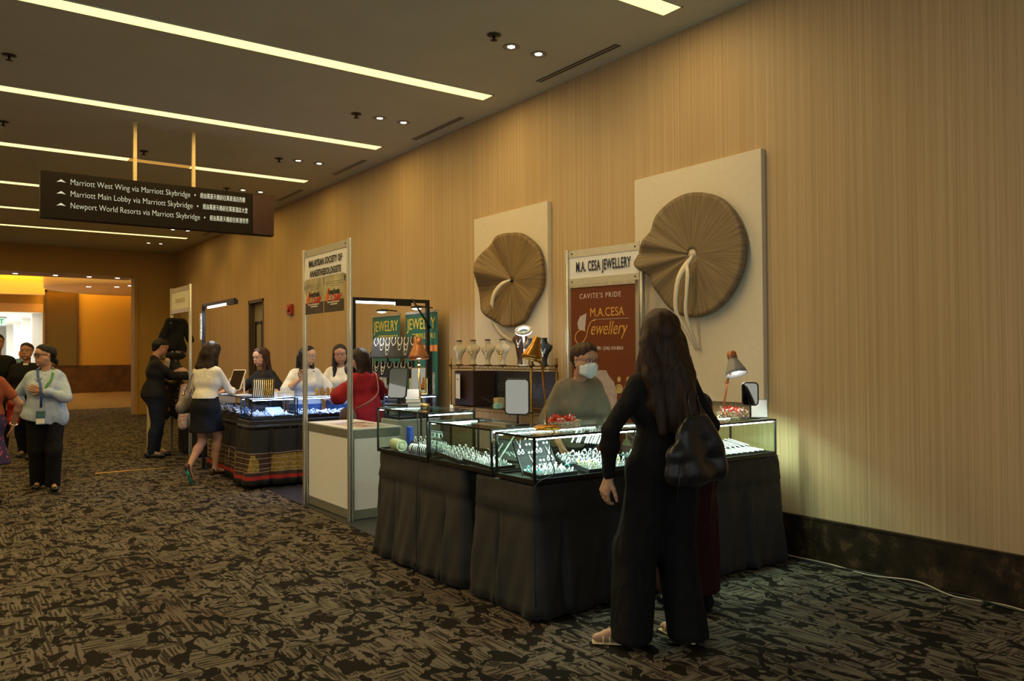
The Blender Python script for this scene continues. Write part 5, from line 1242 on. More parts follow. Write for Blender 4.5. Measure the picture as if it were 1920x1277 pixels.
# ---------------- white counter with society header
def posts_header(name, label, p0, p1, H, zb, lines, ink, extra_low=True, z0=0.0, tsize=.095):
    """two extruded posts joined by a name board; p0 near, p1 far"""
    p0, p1 = Vector((*p0, 0)), Vector((*p1, 0)); L = (p1-p0).length; ang = math.atan2(p1.y-p0.y, p1.x-p0.x)
    t = thing(name, label, 'booth frame', p0, ang)      # local +X runs from near post to far post
    for x in (0, L):
        mb = MB().cyl((x, 0, z0), (x, 0, H), .019, n=8)
        for q in range(4): a = PI/4+q*PI/2; mb.cbox((x+.021*math.cos(a), .021*math.sin(a), (H+z0)/2), (.008, .008, H-z0))
        mb.build('post', m_alu, t)
    MB().box(.02, L-.02, -.012, .012, H-.075, H-.01).build('top_rail', m_alu, t)
    MB().box(.02, L-.02, -.012, .012, zb, zb+.06).build('lower_rail', m_alu, t)
    MB().box(.02, L-.02, -.006, .006, zb+.05, H-.06).build('name_board', m_paper, t)
    for x in (.06, L-.06):
        for z in (H-.042, zb+.03): MB().cyl((x, .011, z), (x, .015, z), .008, n=8).build('screw', m_black, t)
    mid = (zb+.06+H-.075)/2; n = len(lines)
    for i, ln in enumerate(lines):
        me = text_mesh(ln, tsize, off=.0022, spacing=1.12); w = max(v.co.x for v in me.vertices)-min(v.co.x for v in me.vertices); k = min(.8, L*.74/w)
        me.transform(Matrix.Diagonal((k, 1.08, 1, 1))); me.transform(face_mtx((L/2, .0135, mid-.012*(n-1)+(n-1-2*i)*.050), (-1, 0, 0), (0, 0, 1))); link('lettering', me, ink, t)
    return t, L
t, L = posts_header('booth_header_frame', 'aluminium post frame with a society name board rising over the white counter', (2.948, 6.561), (2.94, 7.60), 2.50, 2.13, ['MALAYSIAN SOCIETY OF', 'ANAESTHESIOLOGISTS'], m_ink, tsize=.080)
# two taped posters under it
def poster(x0, who):
    p = thing('taped_poster', who, 'poster', (2.948, 6.561, 0), math.atan2(1.039, -.008)); y = .020
    MB().box(x0, x0+.44, y, y+.002, 1.86, 2.20).build('sheet', M('poster_cream', (.42, .38, .22), .5, scale=6, var=.35), p)
    MB().box(x0, x0+.44, y+.002, y+.003, 1.86, 1.97).build('dark_band', M('poster_dark', (.045, .03, .02), .5, scale=20, var=.5), p)
    a = face_mtx((x0+.22, y+.0035, 2.045), (-1, 0, 0), (0, 0, 1)); text('headline', 'Anesthesia', m_ink, p, a, size=.075, sx=.8, off=.002)
    a = face_mtx((x0+.17, y+.0035, 1.985), (-1, 0, 0), (0, 0, 1)); text('subhead', 'CAMP', M('poster_red', (.55, .04, .02), .5), p, a, size=.085, off=.003, shear=.2)
    for sx, sz, r in ((.34, 2.03, .030), (.37, 1.99, .035), (.33, 2.06, .022)): MB().poly([(r*math.cos(q)*(1+.25*math.sin(3*q)), r*math.sin(q)) for q in np.linspace(0, 2*PI, 15)[:-1]], .0008, face_mtx((x0+sx, y+.003, sz), (-1, 0, 0), (0, 0, 1))).build('orange_shape', M('poster_orange', (.75, .13, .02), .5), p)
    join_text([('For registration', face_mtx((x0+.22, y+.0045, 1.935), (-1, 0, 0), (0, 0, 1)), dict(size=.026)), ('and membership', face_mtx((x0+.22, y+.0045, 1.905), (-1, 0, 0), (0, 0, 1)), dict(size=.022))], 'small_print', M('poster_white', (.6, .58, .5), .5), p) if 0 else None
    for k, (a0, b0, zz) in enumerate([(.10, .36, 1.945), (.14, .30, 1.925)]): MB().box(x0+a0, x0+b0, y+.003, y+.004, zz, zz+.012).build('small_print', M('poster_white', (.6, .58, .5), .5), p)
    for k, (a0, b0, zz) in enumerate([(.04, .42, 2.135), (.04, .40, 2.115), (.10, .30, 2.095)]): MB().box(x0+a0, x0+b0, y+.002, y+.003, zz, zz+.005).build('small_print', M('poster_greytext', (.16, .14, .10), .5), p)
    return p
poster(.53, 'left of two colourful posters taped under the society name board'); poster(.07, 'right of two colourful posters taped under the society name board')
t = thing('white_counter', 'white panelled counter with grey edging below the society name board', 'counter', (2.965, 6.575, 0))
w, d, H = .50, 1.01, .80
MB().box(0, .008, .012, d-.012, .09, H-.08).build('front_panel', m_white, t); MB().box(.03, w-.02, 0, .008, .09, H-.08).build('side_panel', m_white, t); MB().box(.03, w-.02, d-.008, d, .09, H-.08).build('side_panel', m_white, t)
m_edge = M('grey_green_extrusion', (.26, .27, .23), .4, .5)
MB().box(-.002, .012, .01, d-.01, .01, .09).box(.02, w-.02, -.002, .012, .01, .09).box(.02, w-.02, d-.012, d+.002, .01, .09).build('bottom_rail', m_edge, t)
MB().box(-.002, .012, .01, d-.01, H-.08, H-.004).box(.02, w-.02, -.002, .012, H-.08, H-.004).box(.02, w-.02, d-.012, d+.002, H-.08, H-.004).build('top_rail', m_edge, t)
MB().box(0, w, 0, d, H-.004, H+.008).build('counter_top', m_white, t, bevel=.002)
MB().box(w-.02, w+.01, -.005, .025, 0, H-.005).box(w-.02, w+.01, d-.025, d+.005, 0, H-.005).build('rear_post', m_alu, t)
st = thing('counter_graphic', 'printed red and black poster lying flat on the white counter top', 'poster', (3.24, 6.95, .809), .05)
MB().box(-.18, .18, -.30, .30, 0, .002).build('sheet', M('counter_print', (.52, .45, .38), .35, scale=8, var=.5), st)
for q in range(9): a = q*.7; MB().cbox((.12*math.cos(a)*.8, .2*math.sin(a*1.3), .0025), (.06+.02*math.sin(q), .05, .001)).build('printed_patch', M('print_red', (.35, .02, .02), .4) if q % 2 else M('print_dark', (.05, .035, .03), .4), st)
# shop name frame
t, L = posts_header('booth_header_frame', 'aluminium post frame with the jewellery shop name board, beside the big leaf panel', (4.865, 4.875), (4.735, 5.70), 2.42, 2.09, ['M.A. CESA JEWELLERY'], m_inkb, tsize=.12)
# ---------------- shop roll-up banner
def rollup(label, loc, ang, w, h, mat, zb=.08, group=None):
    t = thing('rollup_banner', label, 'banner', loc, ang, group)
    MB().box(-w/2, w/2, -.002, .002, zb, h-.02).build('printed_sheet', mat, t)
    MB().box(-w/2-.01, w/2+.01, -.012, .012, h-.025, h+.005).build('top_bar', M('silver_rail', (.55, .52, .46), .35, .7), t)
    MB().box(-w/2-.02, w/2+.02, -.07, .07, 0, zb).build('base', M('silver_rail'), t, bevel=.01)
    MB().cyl((0, -.03, .02), (0, -.03, h-.02), .008, n=8).build('support_pole', m_alu, t)
    return t
m_bann = M('rust_brown_print', (.165, .040, .014), .35, var=.12, scale=2, spec=.4)
# local +Y faces the hall
ang = math.atan2(-.60, .13)+PI  # sheet runs near -> far
t = rollup('rust brown shop banner with gold script lettering, behind the masked seller', (4.575, 5.06, 0), math.atan2(.60, -.13), .66, 2.06, m_bann)
m_gl = M('gold_print', (.75, .42, .10), .4, .3); m_wh = M('pale_print', (.72, .60, .50), .5)
Fm = lambda x, z: face_mtx((-x, .0035, z), (-1, 0, 0), (0, 0, 1))
text('lettering', "CAVITE'S PRIDE", m_wh, t, Fm(-.02, 1.955), size=.062, sx=.82, spacing=1.25)
text('lettering', 'M.A.CESA', m_gl, t, Fm(.05, 1.81), size=.105, sx=.80)
text('lettering', 'ewellery', m_gl, t, Fm(.06, 1.672), size=.165, sx=.66, shear=.35, off=-.0008)
MB().box(-.27, .09, .0035, .0045, 1.752, 1.755).build('rule', m_wh, t)
jl = MB().tube([Fm(*p) @ V(0, 0, 0) for p in cr([(-.07, 1.745), (-.11, 1.735), (-.145, 1.68), (-.165, 1.61), (-.205, 1.56), (-.255, 1.55), (-.285, 1.59), (-.27, 1.64), (-.22, 1.665), (-.17, 1.655)], 5)], .0045, 6, flat=.3, up=(0, 1, 0)).build('script_initial', m_gl, t)
MB().poly([(-.05, -.055), (-.06, .0), (-.03, .055), (.04, .08), (.03, .0), (.02, -.075)], .001, Fm(-.20, 1.73)).build('fan_emblem', M('silver_print', (.5, .42, .42), .5), t)
text('lettering', '0917-560-7098 / (046) 454-8064', m_wh, t, Fm(-.0, 1.505), size=.045, sx=.72)
# printed jewellery on the banner
bust = MB().poly([(-.06, .30), (.02, .30), (.05, .25), (.10, .20), (.13, .10), (.12, -.02), (.07, -.12), (.04, -.20), (-.02, -.27), (-.10, -.29), (-.16, -.2), (-.2, 0.0), (-.18, .18), (-.10, .24)], .0008, Fm(.02, 1.02)); bust.build('printed_bust', M('print_grey', (.42, .34, .34), .5), t)
for dx in (0, .09):
    MB().torus(Fm(.17+dx, 1.165) @ V(0, 0, 0), .034, .006, (0, 1, 0)).ball(Fm(.17+dx, 1.165) @ V(0, 0, 0), .028, 8, (1, .06, 1.2)).ball(Fm(.17+dx, 1.245) @ V(0, 0, 0), .018, 8, (1, .06, 1.3)).build('printed_earring', M('print_gold_dull', (.5, .36, .14), .45), t)
for q in range(5): MB().torus(Fm(.235+.012*math.cos(q*1.3), .99+.012*math.sin(q*1.3)) @ V(0, 0, 0), .03+.006*q, .0013, (0, 1, 0), 22, 5).build('printed_rose_line', M('print_copper', (.45, .22, .12), .45), t)
MB().tube([Fm(*p) @ V(0, 0, 0) for p in [(-.09, 1.24), (-.04, 1.10), (-.02, 1.02), (.0, .88), (.03, .80)]], .003, 5).ball(Fm(-.03, 1.06) @ V(0, 0, 0), .02, 8, (1, .06, 1.6)).ball(Fm(.03, .80) @ V(0, 0, 0), .022, 8, (1, .06, 1.9)).build('printed_pendant', M('print_dark_red', (.16, .02, .015), .5), t)
MB().ball(Fm(.19, .85) @ V(0, 0, 0), .04, 10, (1, .05, 1.1)).build('printed_blue_stone', M('print_blue', (.16, .24, .42), .4), t)
MB().poly([(-.05, -.03), (.05, -.03), (.03, .01), (.01, .03), (.004, .09), (-.004, .09), (-.01, .03), (-.03, .01)], .0008, Fm(.24, .73)).build('printed_crown', M('print_silver', (.5, .48, .42), .4), t)
# ---------------- green roll-ups
m_green = M('deep_green_print', (.010, .13, .10), .35, var=.1, scale=3)
for i, (y, lb) in enumerate([(8.70, 'right of two green banners with yellow lettering behind the necklace stand'), (9.66, 'left of two green banners with yellow lettering behind the necklace stand')]):
    t = rollup(lb, (4.86, y, 0), PI/2, .80, 2.0, m_green, group='green jewellery banners')
    G = lambda x, z: face_mtx((-x, .0035, z), (-1, 0, 0), (0, 0, 1)); my = M('yellow_print', (.80, .62, .06), .4)
    text('lettering', 'JEWELRY', my, t, G(0, 1.84), size=.20, sx=.88); text('lettering', 'EXPRESS DAVAO', my, t, G(.06, 1.69), size=.095, sx=.80)
    MB().box(-.40, .40, .0028, .0036, 1.50, 1.58).build('orange_band', M('orange_print', (.72, .22, .05), .5), t)
    MB().box(-.34, .28, .0028, .0036, .35, 1.25).build('photo_panel', M('print_mix', (.35, .40, .38), .5, scale=9, var=.7), t)

# ================================================================== ITEMS ON AND AROUND THE STALLS
def desk_lamp(label, loc, joints, head_dir, mat_sh, mat_in, base_r=.075, mat_arm=None, mat_base=None, power=3, shade_mat2=None, sc=1.0):
    """joints: points of the arm in thing frame, last is where the shade hangs; head_dir: where the opening looks"""
    t = thing('desk_lamp', label, 'lamp', loc); ma = mat_arm or mat_sh
    MB().lathe([(base_r, 0), (base_r, .018), (base_r*.85, .026), (.02, .03)], 32).build('base', mat_base or ma, t)
    for a, b in zip(joints[:-1], joints[1:]): MB().cyl(a, b, .007*sc, n=10).build('arm', ma, t)
    for j in joints[1:-1]: MB().ball(j, .013*sc, 8).build('joint', ma, t)
    d = Vector(head_dir).normalized(); q = d.to_track_quat('Z', 'Y').to_matrix().to_4x4(); p = Vector(joints[-1]); q.translation = p
    s = sc
    sh = MB().lathe([(.001, -.075*s), (.026*s, -.072*s), (.028*s, -.03*s), (.034*s, -.015*s), (.062*s, .045*s), (.068*s, .07*s), (.066*s, .07*s), (.060*s, .046*s), (.032*s, -.012*s), (.001, -.012*s)], 32, q).build('lamp_shade', mat_sh, t)
    if shade_mat2: MB().lathe([(.001, -.082*s), (.024*s, -.079*s), (.0295*s, -.07*s), (.0295*s, -.035*s)], 24, q).build('shade_cap', shade_mat2, t)
    MB().ball(p+d*.038*s, .030*s, 12).build('bulb', mat_in, t)
    l = lamp('lamp_glow', 'SPOT', Vector(loc)+p+d*.075*s, power, (1, .93, .80), .03, q.to_euler(), 120, .8)
    l.rotation_euler = (-d).to_track_quat('Z', 'Y').to_euler()
    return t
m_bulb = emit('lamp_bulb_white', (1, .97, .88), 14)
m_brass = M('golden_lacquer', (.50, .23, .035), .28, .75, var=.1)
m_copper = M('copper_shade', (.42, .16, .06), .35, .5)
desk_lamp('gold articulated desk lamp on the front corner of the corner showcase', (2.925, 3.725, 1.013), [(0, 0, .02), (-.03, 0, .36), (-.045, 0, .40), (-.055, .0, .50), (-.09, .0, .48)], (-.30, .05, -1), m_brass, emit('lamp_bulb_dim', (.9, .6, .2), .4), .078, mat_arm=M('copper_arm', (.30, .12, .03), .35, .7), mat_base=m_brass, power=.1, sc=.95)
desk_lamp('copper shaded desk lamp with a glowing bulb on the taller left showcase', (2.89, 5.19, 1.078), [(0, 0, .02), (0, .02, .30), (-.0, .03, .43)], (-.0, -.10, -1), m_copper, m_bulb, .05, mat_arm=m_gold, mat_base=m_gold, power=6, sc=1.15)
desk_lamp('desk lamp with a grey shade and copper cap, its bulb shining, on the rightmost showcase', (4.62, 3.82, 1.0), [(0, 0, .02), (.0, -.04, .25), (-.02, -.12, .38)], (-.10, -.35, -.9), M('grey_lamp_enamel', (.25, .24, .24), .4), m_bulb, .05, mat_arm=m_copper, mat_base=m_gold, power=8, shade_mat2=m_copper, sc=1.15)
def rrect(w, h, r, n=6):
    out = []
    for cx, cy, a0 in ((w/2-r, h/2-r, 0), (-w/2+r, h/2-r, PI/2), (-w/2+r, -h/2+r, PI), (w/2-r, -h/2+r, 1.5*PI)):
        for i in range(n+1): a = a0+PI/2*i/n; out.append((cx+r*math.cos(a), cy+r*math.sin(a)))
    return out
def table_mirror(label, loc, face, w=.17, h=.24, stem=.075, tilt=0, mat=m_black, base='disc', r=.03, rim=.009):
    """face: direction angle the mirror looks"""
    t = thing('table_mirror', label, 'mirror', loc, math.radians(face+90)); zc = stem+h/2
    m = Matrix.Translation((0, 0, zc)) @ Matrix.Rotation(math.radians(90-tilt), 4, 'X')
    MB().poly(rrect(w, h, r), .014, m @ Matrix.Translation((0, 0, -.007))).build('frame', mat, t, bevel=.003)
    MB().poly(rrect(w-2*rim, h-2*rim, max(.004, r-rim)), .002, m @ Matrix.Translation((0, 0, .0068))).build('mirror_glass', m_mirror, t)
    if base == 'disc':
        MB().lathe([(.075, 0), (.075, .008), (.02, .012)], 28).build('base', mat, t); MB().cyl((0, .004, .01), (0, .008, stem+.03), .0065, n=8).build('stem', mat, t)
    elif base == 'tray':
        MB().box(-.09, .09, -.05, .07, 0, .018).build('base', mat, t, bevel=.006); MB().box(-.012, .012, .01, .022, .015, stem+.04).build('stem', mat, t)
    else:
        MB().box(-w*.5-.02, -w*.5-.008, -.01, .01, 0, zc+.02).box(w*.5+.008, w*.5+.02, -.01, .01, 0, zc+.02).box(-w*.5-.02, w*.5+.02, -.04, .04, 0, .012).build('stand', mat, t, bevel=.002)
    return t
table_mirror('black-framed square table mirror on a round base, on the low showcase beside the gold lamp', (2.88, 3.96, 1.026), 214, .165, .225, .062)
table_mirror('black-framed table mirror tilted back on the taller left showcase', (2.78, 5.33, 1.078), 218, .155, .235, .055, tilt=12, base='tray')
table_mirror('small black-framed table mirror on the rightmost showcase, below the grey lamp', (4.595, 3.56, 1.0), 215, .115, .165, .09)
table_mirror('cream-framed table mirror tilted on the far showcase, in front of the person with auburn hair', (2.98, 9.95, .992), 205, .22, .27, .04, tilt=22, mat=M('cream_plastic', (.72, .60, .40), .4), base='fork', r=.02)
t = table_mirror('gold-framed mirror standing behind the copper desk lamp', (3.60, 6.7, 1.04), 240, .15, .26, .02, tilt=5, mat=m_gold, base='fork', r=.01); t.location = (4.11, 7.42, 1.045)
t = thing('round_table_mirror', 'round black-backed mirror with a pink holder on the far showcase row', 'mirror', (4.12, 9.12, .99), math.radians(10))
MB().lathe([(.001, -.008), (.10, -.008), (.105, 0), (.10, .008), (.001, .008)], 32, Matrix.Translation((0, 0, .30)) @ Matrix.Rotation(math.radians(80), 4, 'X')).build('mirror_disc', m_black, t); MB().cyl((0, 0, .01), (0, 0, .22), .006, n=8).build('stem', m_black, t); MB().lathe([(.05, 0), (.05, .01)], 24).build('base', m_black, t)
tag(MB().box(-.05, .05, -.05, -.02, .02, .18).build('holder', M('pink_plastic', (.65, .4, .45), .5), t), 'pink holder')
# candy bowls
def candy(label, loc, seed, red=.85):
    t = thing('wire_candy_basket', label, 'basket', loc); rg = random.Random(seed); mb = MB()
    for zz, r in ((.004, .085), (.02, .098), (.036, .108), (.045, .112)): mb.torus((0, 0, zz), r, .0022, (0, 0, 1), 36, 5)
    for i in range(40):
        a = 2*PI*i/40; mb.tube([(.085*math.cos(a), .085*math.sin(a), .004), (.112*math.cos(a+.12), .112*math.sin(a+.12), .045)], .0018, 5)
        b = a+.08; mb.ball((.104*math.cos(b), .104*math.sin(b), rg.uniform(.01, .04)), .0055, 6)
    mb.build('wire_basket', M('antique_wire', (.45, .36, .26), .3, .8), t); MB().lathe([(.001, 0), (.085, 0), (.085, .004)], 28).build('basket_floor', M('antique_wire'), t)
    return t
mr = M('red_wrapper', (.62, .035, .02), .25, var=.4, scale=60); mw = M('clear_wrapper', (.75, .62, .60), .2, var=.3, scale=60)
def candymesh(mat, nm):
    mb = MB(); mb.ball((0, 0, 0), .013, 7, (1, .8, .7))
    for s in (-1, 1): mb.add([(s*.011, 0, 0), (s*.026, .012, .006), (s*.030, 0, -.004), (s*.026, -.012, .005)], [(0, 1, 2), (0, 2, 3)])
    o = mb.build(nm, mat); COL.objects.unlink(o); return o
cA, cB = candymesh(mr, 'wrapped_candy'), candymesh(mw, 'wrapped_candy')
def fillcandy(c, n, lab, g, zz=.03, whites=.2):
    rg = random.Random(n)
    for i in range(n):
        a = rg.uniform(0, 2*PI); r = .09*math.sqrt(rg.random()); z = zz+.035*(1-(r/.1)**2)*rg.uniform(.4, 1)+.008; wq = rg.random() < whites
        o = (cB if wq else cA).copy(); COL.objects.link(o)
        o.matrix_world = Matrix.Translation((c[0]+r*math.cos(a), c[1]+r*math.sin(a), c[2]+z)) @ Matrix.Rotation(rg.uniform(0, 6), 4, 'Z') @ Matrix.Rotation(rg.uniform(-1, 1), 4, 'Y')
        tag(o, ('clear' if wq else 'red')+lab, 'candy', g+(' (clear)' if wq else ''))
c1 = (3.07, 3.76, 1.013); candy('round wire basket heaped with red candies on the corner showcase', c1, 1); fillcandy(c1, 38, ' wrapped candy heaped in the basket on the corner showcase', 'candies in the corner basket')
c2 = (4.62, 3.735, 1.0); candy('round beaded wire basket of pink candies on the rightmost showcase', c2, 2); fillcandy(c2, 30, ' wrapped candy in the basket on the rightmost showcase', 'candies in the right basket', whites=.55)
# cards
def card(label, loc, face, w, h, tilt=8, border=None, name='standing_card', base=True, text_=None):
    t = thing(name, label, 'card', loc, math.radians(face+90)); m = Matrix.Rotation(math.radians(90-tilt), 4, 'X')
    MB().poly([(-w/2, .004), (w/2, .004), (w/2, h), (-w/2, h)], .003, m).build('card_sheet', m_paper, t)
    if border: MB().poly([(-w/2-.003, .001), (w/2+.003, .001), (w/2+.003, h+.003), (-w/2-.003, h+.003)], .002, m @ Matrix.Translation((0, 0, -.0022))).build('border', border, t)
    if base: MB().box(-w*.4, w*.4, -.01, .035, 0, .005).build('foot', glassmat('clear_acrylic', (.9, .95, .95)), t)
    return t
card('white payment card on a clear stand beside the tilted mirror on the taller showcase', (2.90, 5.32, 1.078), 245, .105, .125)
card('white square payment card with a blue border beside the right mirror', (4.72, 3.58, 1.0), 230, .11, .125, border=M('blue_edge', (.05, .07, .2), .5))
t = thing('card_holder', 'black wire card holder with green and white cards on the taller showcase', 'card holder', (2.81, 5.14, 1.078), math.radians(-20))
MB().tube([(-.055, -.02, .002), (-.055, -.02, .035), (.055, -.02, .035), (.055, -.02, .002)], .003, 6).tube([(-.055, .03, .002), (-.055, .03, .055), (.055, .03, .055), (.055, .03, .002)], .003, 6).box(-.06, .06, -.03, .04, 0, .005).build('wire_frame', m_black, t)
for q in range(5): tag(MB().box(-.045, .045, -.012+q*.007, -.009+q*.007, .006, .05+q*.002).build('business_card', M('green_card', (.12, .32, .14), .6) if q > 2 else m_paper, t), None)
o = MB().lathe([(.03, 0), (.032, .02), (.028, .026), (.001, .027)], 24).build('gold_tin', m_gold, None, (2.88, 5.10, 1.078)); tag(o, 'small round gold tin at the back of the taller showcase top', 'tin')
o = MB().cbox((0, 0, .01), (.08, .012, .02)).build('name_tag', m_paper, None, (3.0, 4.93, 1.078)); o.rotation_euler.z = 1.2; tag(o, 'small white price tag on the right end of the taller showcase top', 'tag')
o = MB().cbox((0, 0, .005), (.10, .05, .01)).build('yellow_pouch', M('mustard_cloth', (.55, .35, .05), .7), None, (4.30, 3.80, 1.0), bevel=.003); tag(o, 'flat mustard pouch left of the candies on the rightmost showcase', 'pouch')
# cream roll inside corner showcase and black cords
o = MB().lathe([(.03, 0), (.034, .19), (.033, .195), (.001, .196)], 24).build('paper_cup_roll', M('cream_card'), None, (3.03, 3.99, .82)); tag(o, 'pale yellow rolled item standing behind the corner showcase', 'roll'); o.location.z = .74
def cord(idx, pts, mat=m_black, r=.003):
    par = [o for o in COL.objects if o.parent is None and o.name.startswith(idx[0]) and o.get('label', '').startswith(idx[1])][0]
    q = par.location; a = -par.rotation_euler.z; pts = [Matrix.Rotation(a, 3, 'Z') @ (Vector(p)-q) for p in pts]
    MB().tube([Vector(p) for p in cr([tuple(p) for p in pts], 6)], r, 6).build('power_cord', mat, par)
cord(('glass_showcase', 'taller'), [(2.72, 4.76, 1.083), (2.636, 4.76, 1.08), (2.63, 4.76, .95), (2.634, 4.75, .75), (2.605, 4.73, .6), (2.59, 4.72, .35), (2.58, 4.70, .12), (2.57, 4.72, .01)])
cord(('desk_lamp', 'gold'), [(2.90, 3.66, 1.03), (2.80, 3.50, 1.022), (2.755, 3.474, 1.0), (2.75, 3.47, .88), (2.77, 3.468, .80), (2.66, 3.47, .76), (2.63, 3.46, .70), (2.61, 3.44, .45), (2.60, 3.42, .1)])

# ---------------- bronze wire rack with necklace busts
m_bronze = M('bronze_wire', (.20, .12, .035), .35, .85)
t = thing('wire_rack', 'bronze wire shelving rack holding the necklace busts below the smaller leaf panel', 'shelf rack', (4.45, 5.90, 0))
for x in (0, .30):
    for y in (0, 1.43): MB().cyl((x, y, 0), (x, y, 1.42), .0125, n=12).lathe([(.017, 0), (.017, .03)], 12, Matrix.Translation((x, y, 1.34))).lathe([(.017, 0), (.017, .03)], 12, Matrix.Translation((x, y, .91))).build('post', m_bronze, t)
def wshelf(z, nm='wire_shelf'):
    mb = MB()
    for zz in (z, z-.032): mb.box(-.003, .003, 0, 1.43, zz-.003, zz+.003).box(.297, .303, 0, 1.43, zz-.003, zz+.003).box(0, .3, -.003, .003, zz-.003, zz+.003).box(0, .3, 1.427, 1.433, zz-.003, zz+.003)
    for x in (0, .3): mb.tube([(x, i*.0325, z-.032*(i % 2)) for i in range(45)], .0022, 4)
    for i in range(44): mb.cyl((0, .0325*i+.015, z), (.3, .0325*i+.015, z), .0018, n=4)
    mb.build(nm, m_bronze, t)
for z in (1.345, .92, .45): wshelf(z)
o = MB().box(4.775, 4.79, 5.92, 7.30, .93, 1.29).build('backdrop_board', M('dark_grey_vinyl', (.045, .045, .05), .3, spec=.5), None); tag(o, 'dark grey vinyl sheet hung behind the wire rack', 'backdrop')
me = text_mesh('CESA JEWELLERY', .12); me.transform(face_mtx((4.772, 6.55, 1.12), (0, 1, 0), (0, 0, 1))); tx = link('faint_reversed_lettering', me, M('faint_grey_print', (.10, .10, .11), .4), o)
o2 = MB().box(4.47, 4.74, 6.92, 7.28, .93, 1.29).build('storage_box', M('dark_brown_card', (.035, .015, .010), .6), None, bevel=.004); tag(o2, 'dark brown box on the rack shelf behind the hanging white card', 'box')
t = thing('hanging_card', 'tall white payment card hung from a hook at the left end of the wire rack', 'card', (4.435, 7.16, 1.0), math.radians(-105)); 
MB().box(-.075, .075, -.002, .002, 0, .27).build('card_sheet', m_paper, t); MB().box(-.075, .075, -.003, -.001, .255, .27).build('top_strip', M('blue_edge'), t); MB().tube([(0, 0, .27), (0, .0, .31), (.012, 0, .325), (.0, 0, .345)], .002, 5).build('hook', m_black, t)
text('lettering', 'CESA', m_ink, t, face_mtx((0, -.0032, .20), (1, 0, 0), (0, 0, 1)), size=.02)
for q in range(3):
    o = MB().tube([(-.04, 0, 0), (-.04, 0, .10-.02*q), (.04, 0, .10-.02*q), (.04, 0, 0)], .004, 6).box(-.045, .045, -.02, .02, 0, .006).build('card_holder', m_black, None, (4.50, 6.82-.09*q, .924)); o.rotation_euler.z = -1.4; tag(o, ['left tall', 'middle', 'right short'][q]+' black wire holder on the middle shelf of the bronze rack', 'card holder')
o = MB().box(-.05, .05, -.04, .04, 0, .10).build('small_box', M('kraft_card', (.50, .38, .18), .7), None, (4.58, 6.60, .924), bevel=.003); tag(o, 'kraft box on the middle shelf of the bronze rack', 'box')
o = MB().box(-.035, .035, -.03, .03, 0, .05).build('small_box', M('mint_card', (.30, .60, .50), .6), None, (4.50, 6.52, .924), bevel=.003); tag(o, 'small mint box on the middle shelf of the bronze rack', 'box')

def bust_prims(tall=0):
    return [C((0, .01, .19+tall), (0, .0, .235+tall), .028, .027, k=.02), C((0, .008, .205+tall), (-.066, .012, .182+tall), .020, .014, k=.015), C((0, .008, .205+tall), (.066, .012, .182+tall), .020, .014, k=.015),
            C((-.050, .0, .165+tall), (.050, .0, .165+tall), .026, k=.02, n=(0, 1, 0), s=1.6), C((0, 0, .145+tall), (0, .0, .03), .056, .020, k=.04, n=(0, 1, 0), s=1.9), C((0, .0, .03), (0, 0, .012), .022, .03, k=.02)]
def bust(label, loc, face, mat, cap, tall=0, chain=0, grp='beige necklace busts', cm=None):
    t = thing('necklace_bust', label, 'display bust', loc, math.radians(face+90), grp)   # local -Y looks outward
    b = blob('bust_form', bust_prims(tall), mat, t, .005); b.scale = (1, 1, 1)
    MB().lathe([(.001, .250+tall), (.030, .250+tall), (.031, .262+tall), (.001, .264+tall)], 20).build('neck_cap', cap, t); MB().lathe([(.04, 0), (.04, .008), (.012, .014)], 24).build('foot', cap, t)
    z0 = tall; cm = cm or m_silver
    for q in range(chain):
        dep = .05+.035*q; wd = .028+.006*q
        MB().tube(cr([(-wd, .005, .205+z0), (-wd*.9, -.022, .18+z0), (-wd*.4, -.032, .165-dep*.5+z0), (0, -.037, .165-dep*.8+z0), (wd*.4, -.032, .165-dep*.5+z0), (wd*.9, -.022, .18+z0), (wd, .005, .205+z0)], 4), .0015, 5).ball((0, -.038, .158-dep*.8+z0), .008, 8, (1, .5, 1.4)).build('necklace', cm, t)
    return t
m_linen = M('beige_linen', (.55, .47, .33), .85, var=.08, scale=60); m_bcap = M('dark_wood_cap', (.07, .03, .02), .5)
ylist = [7.23, 6.96, 6.69, 6.43]; nm = ['first from the left', 'second from the left', 'third from the left', 'fourth from the left, nearest the brown bust']
for i, y in enumerate(ylist): bust('beige linen necklace bust, %s on the bronze rack' % nm[i], (4.50, y, 1.35), 205, m_linen, m_bcap, 0, [3, 1, 2, 3][i], cm=m_silver if i % 2 == 0 else m_gold)
bust('tall dark brown necklace bust in the middle of the bronze rack', (4.60, 6.28, 1.35), 205, M('dark_brown_leatherette', (.055, .022, .012), .4), M('pale_cap', (.6, .5, .4), .5), .09, 2, 'dark necklace busts')
bust('black necklace bust half hidden behind the gold lamp head on the bronze rack', (4.60, 6.10, 1.35), 200, m_velvet, m_black, .0, 1, 'dark necklace busts')
bust('black velvet necklace bust at the right end of the bronze rack', (4.64, 5.94, 1.35), 205, m_velvet, m_black, 0, 2, 'dark necklace busts')
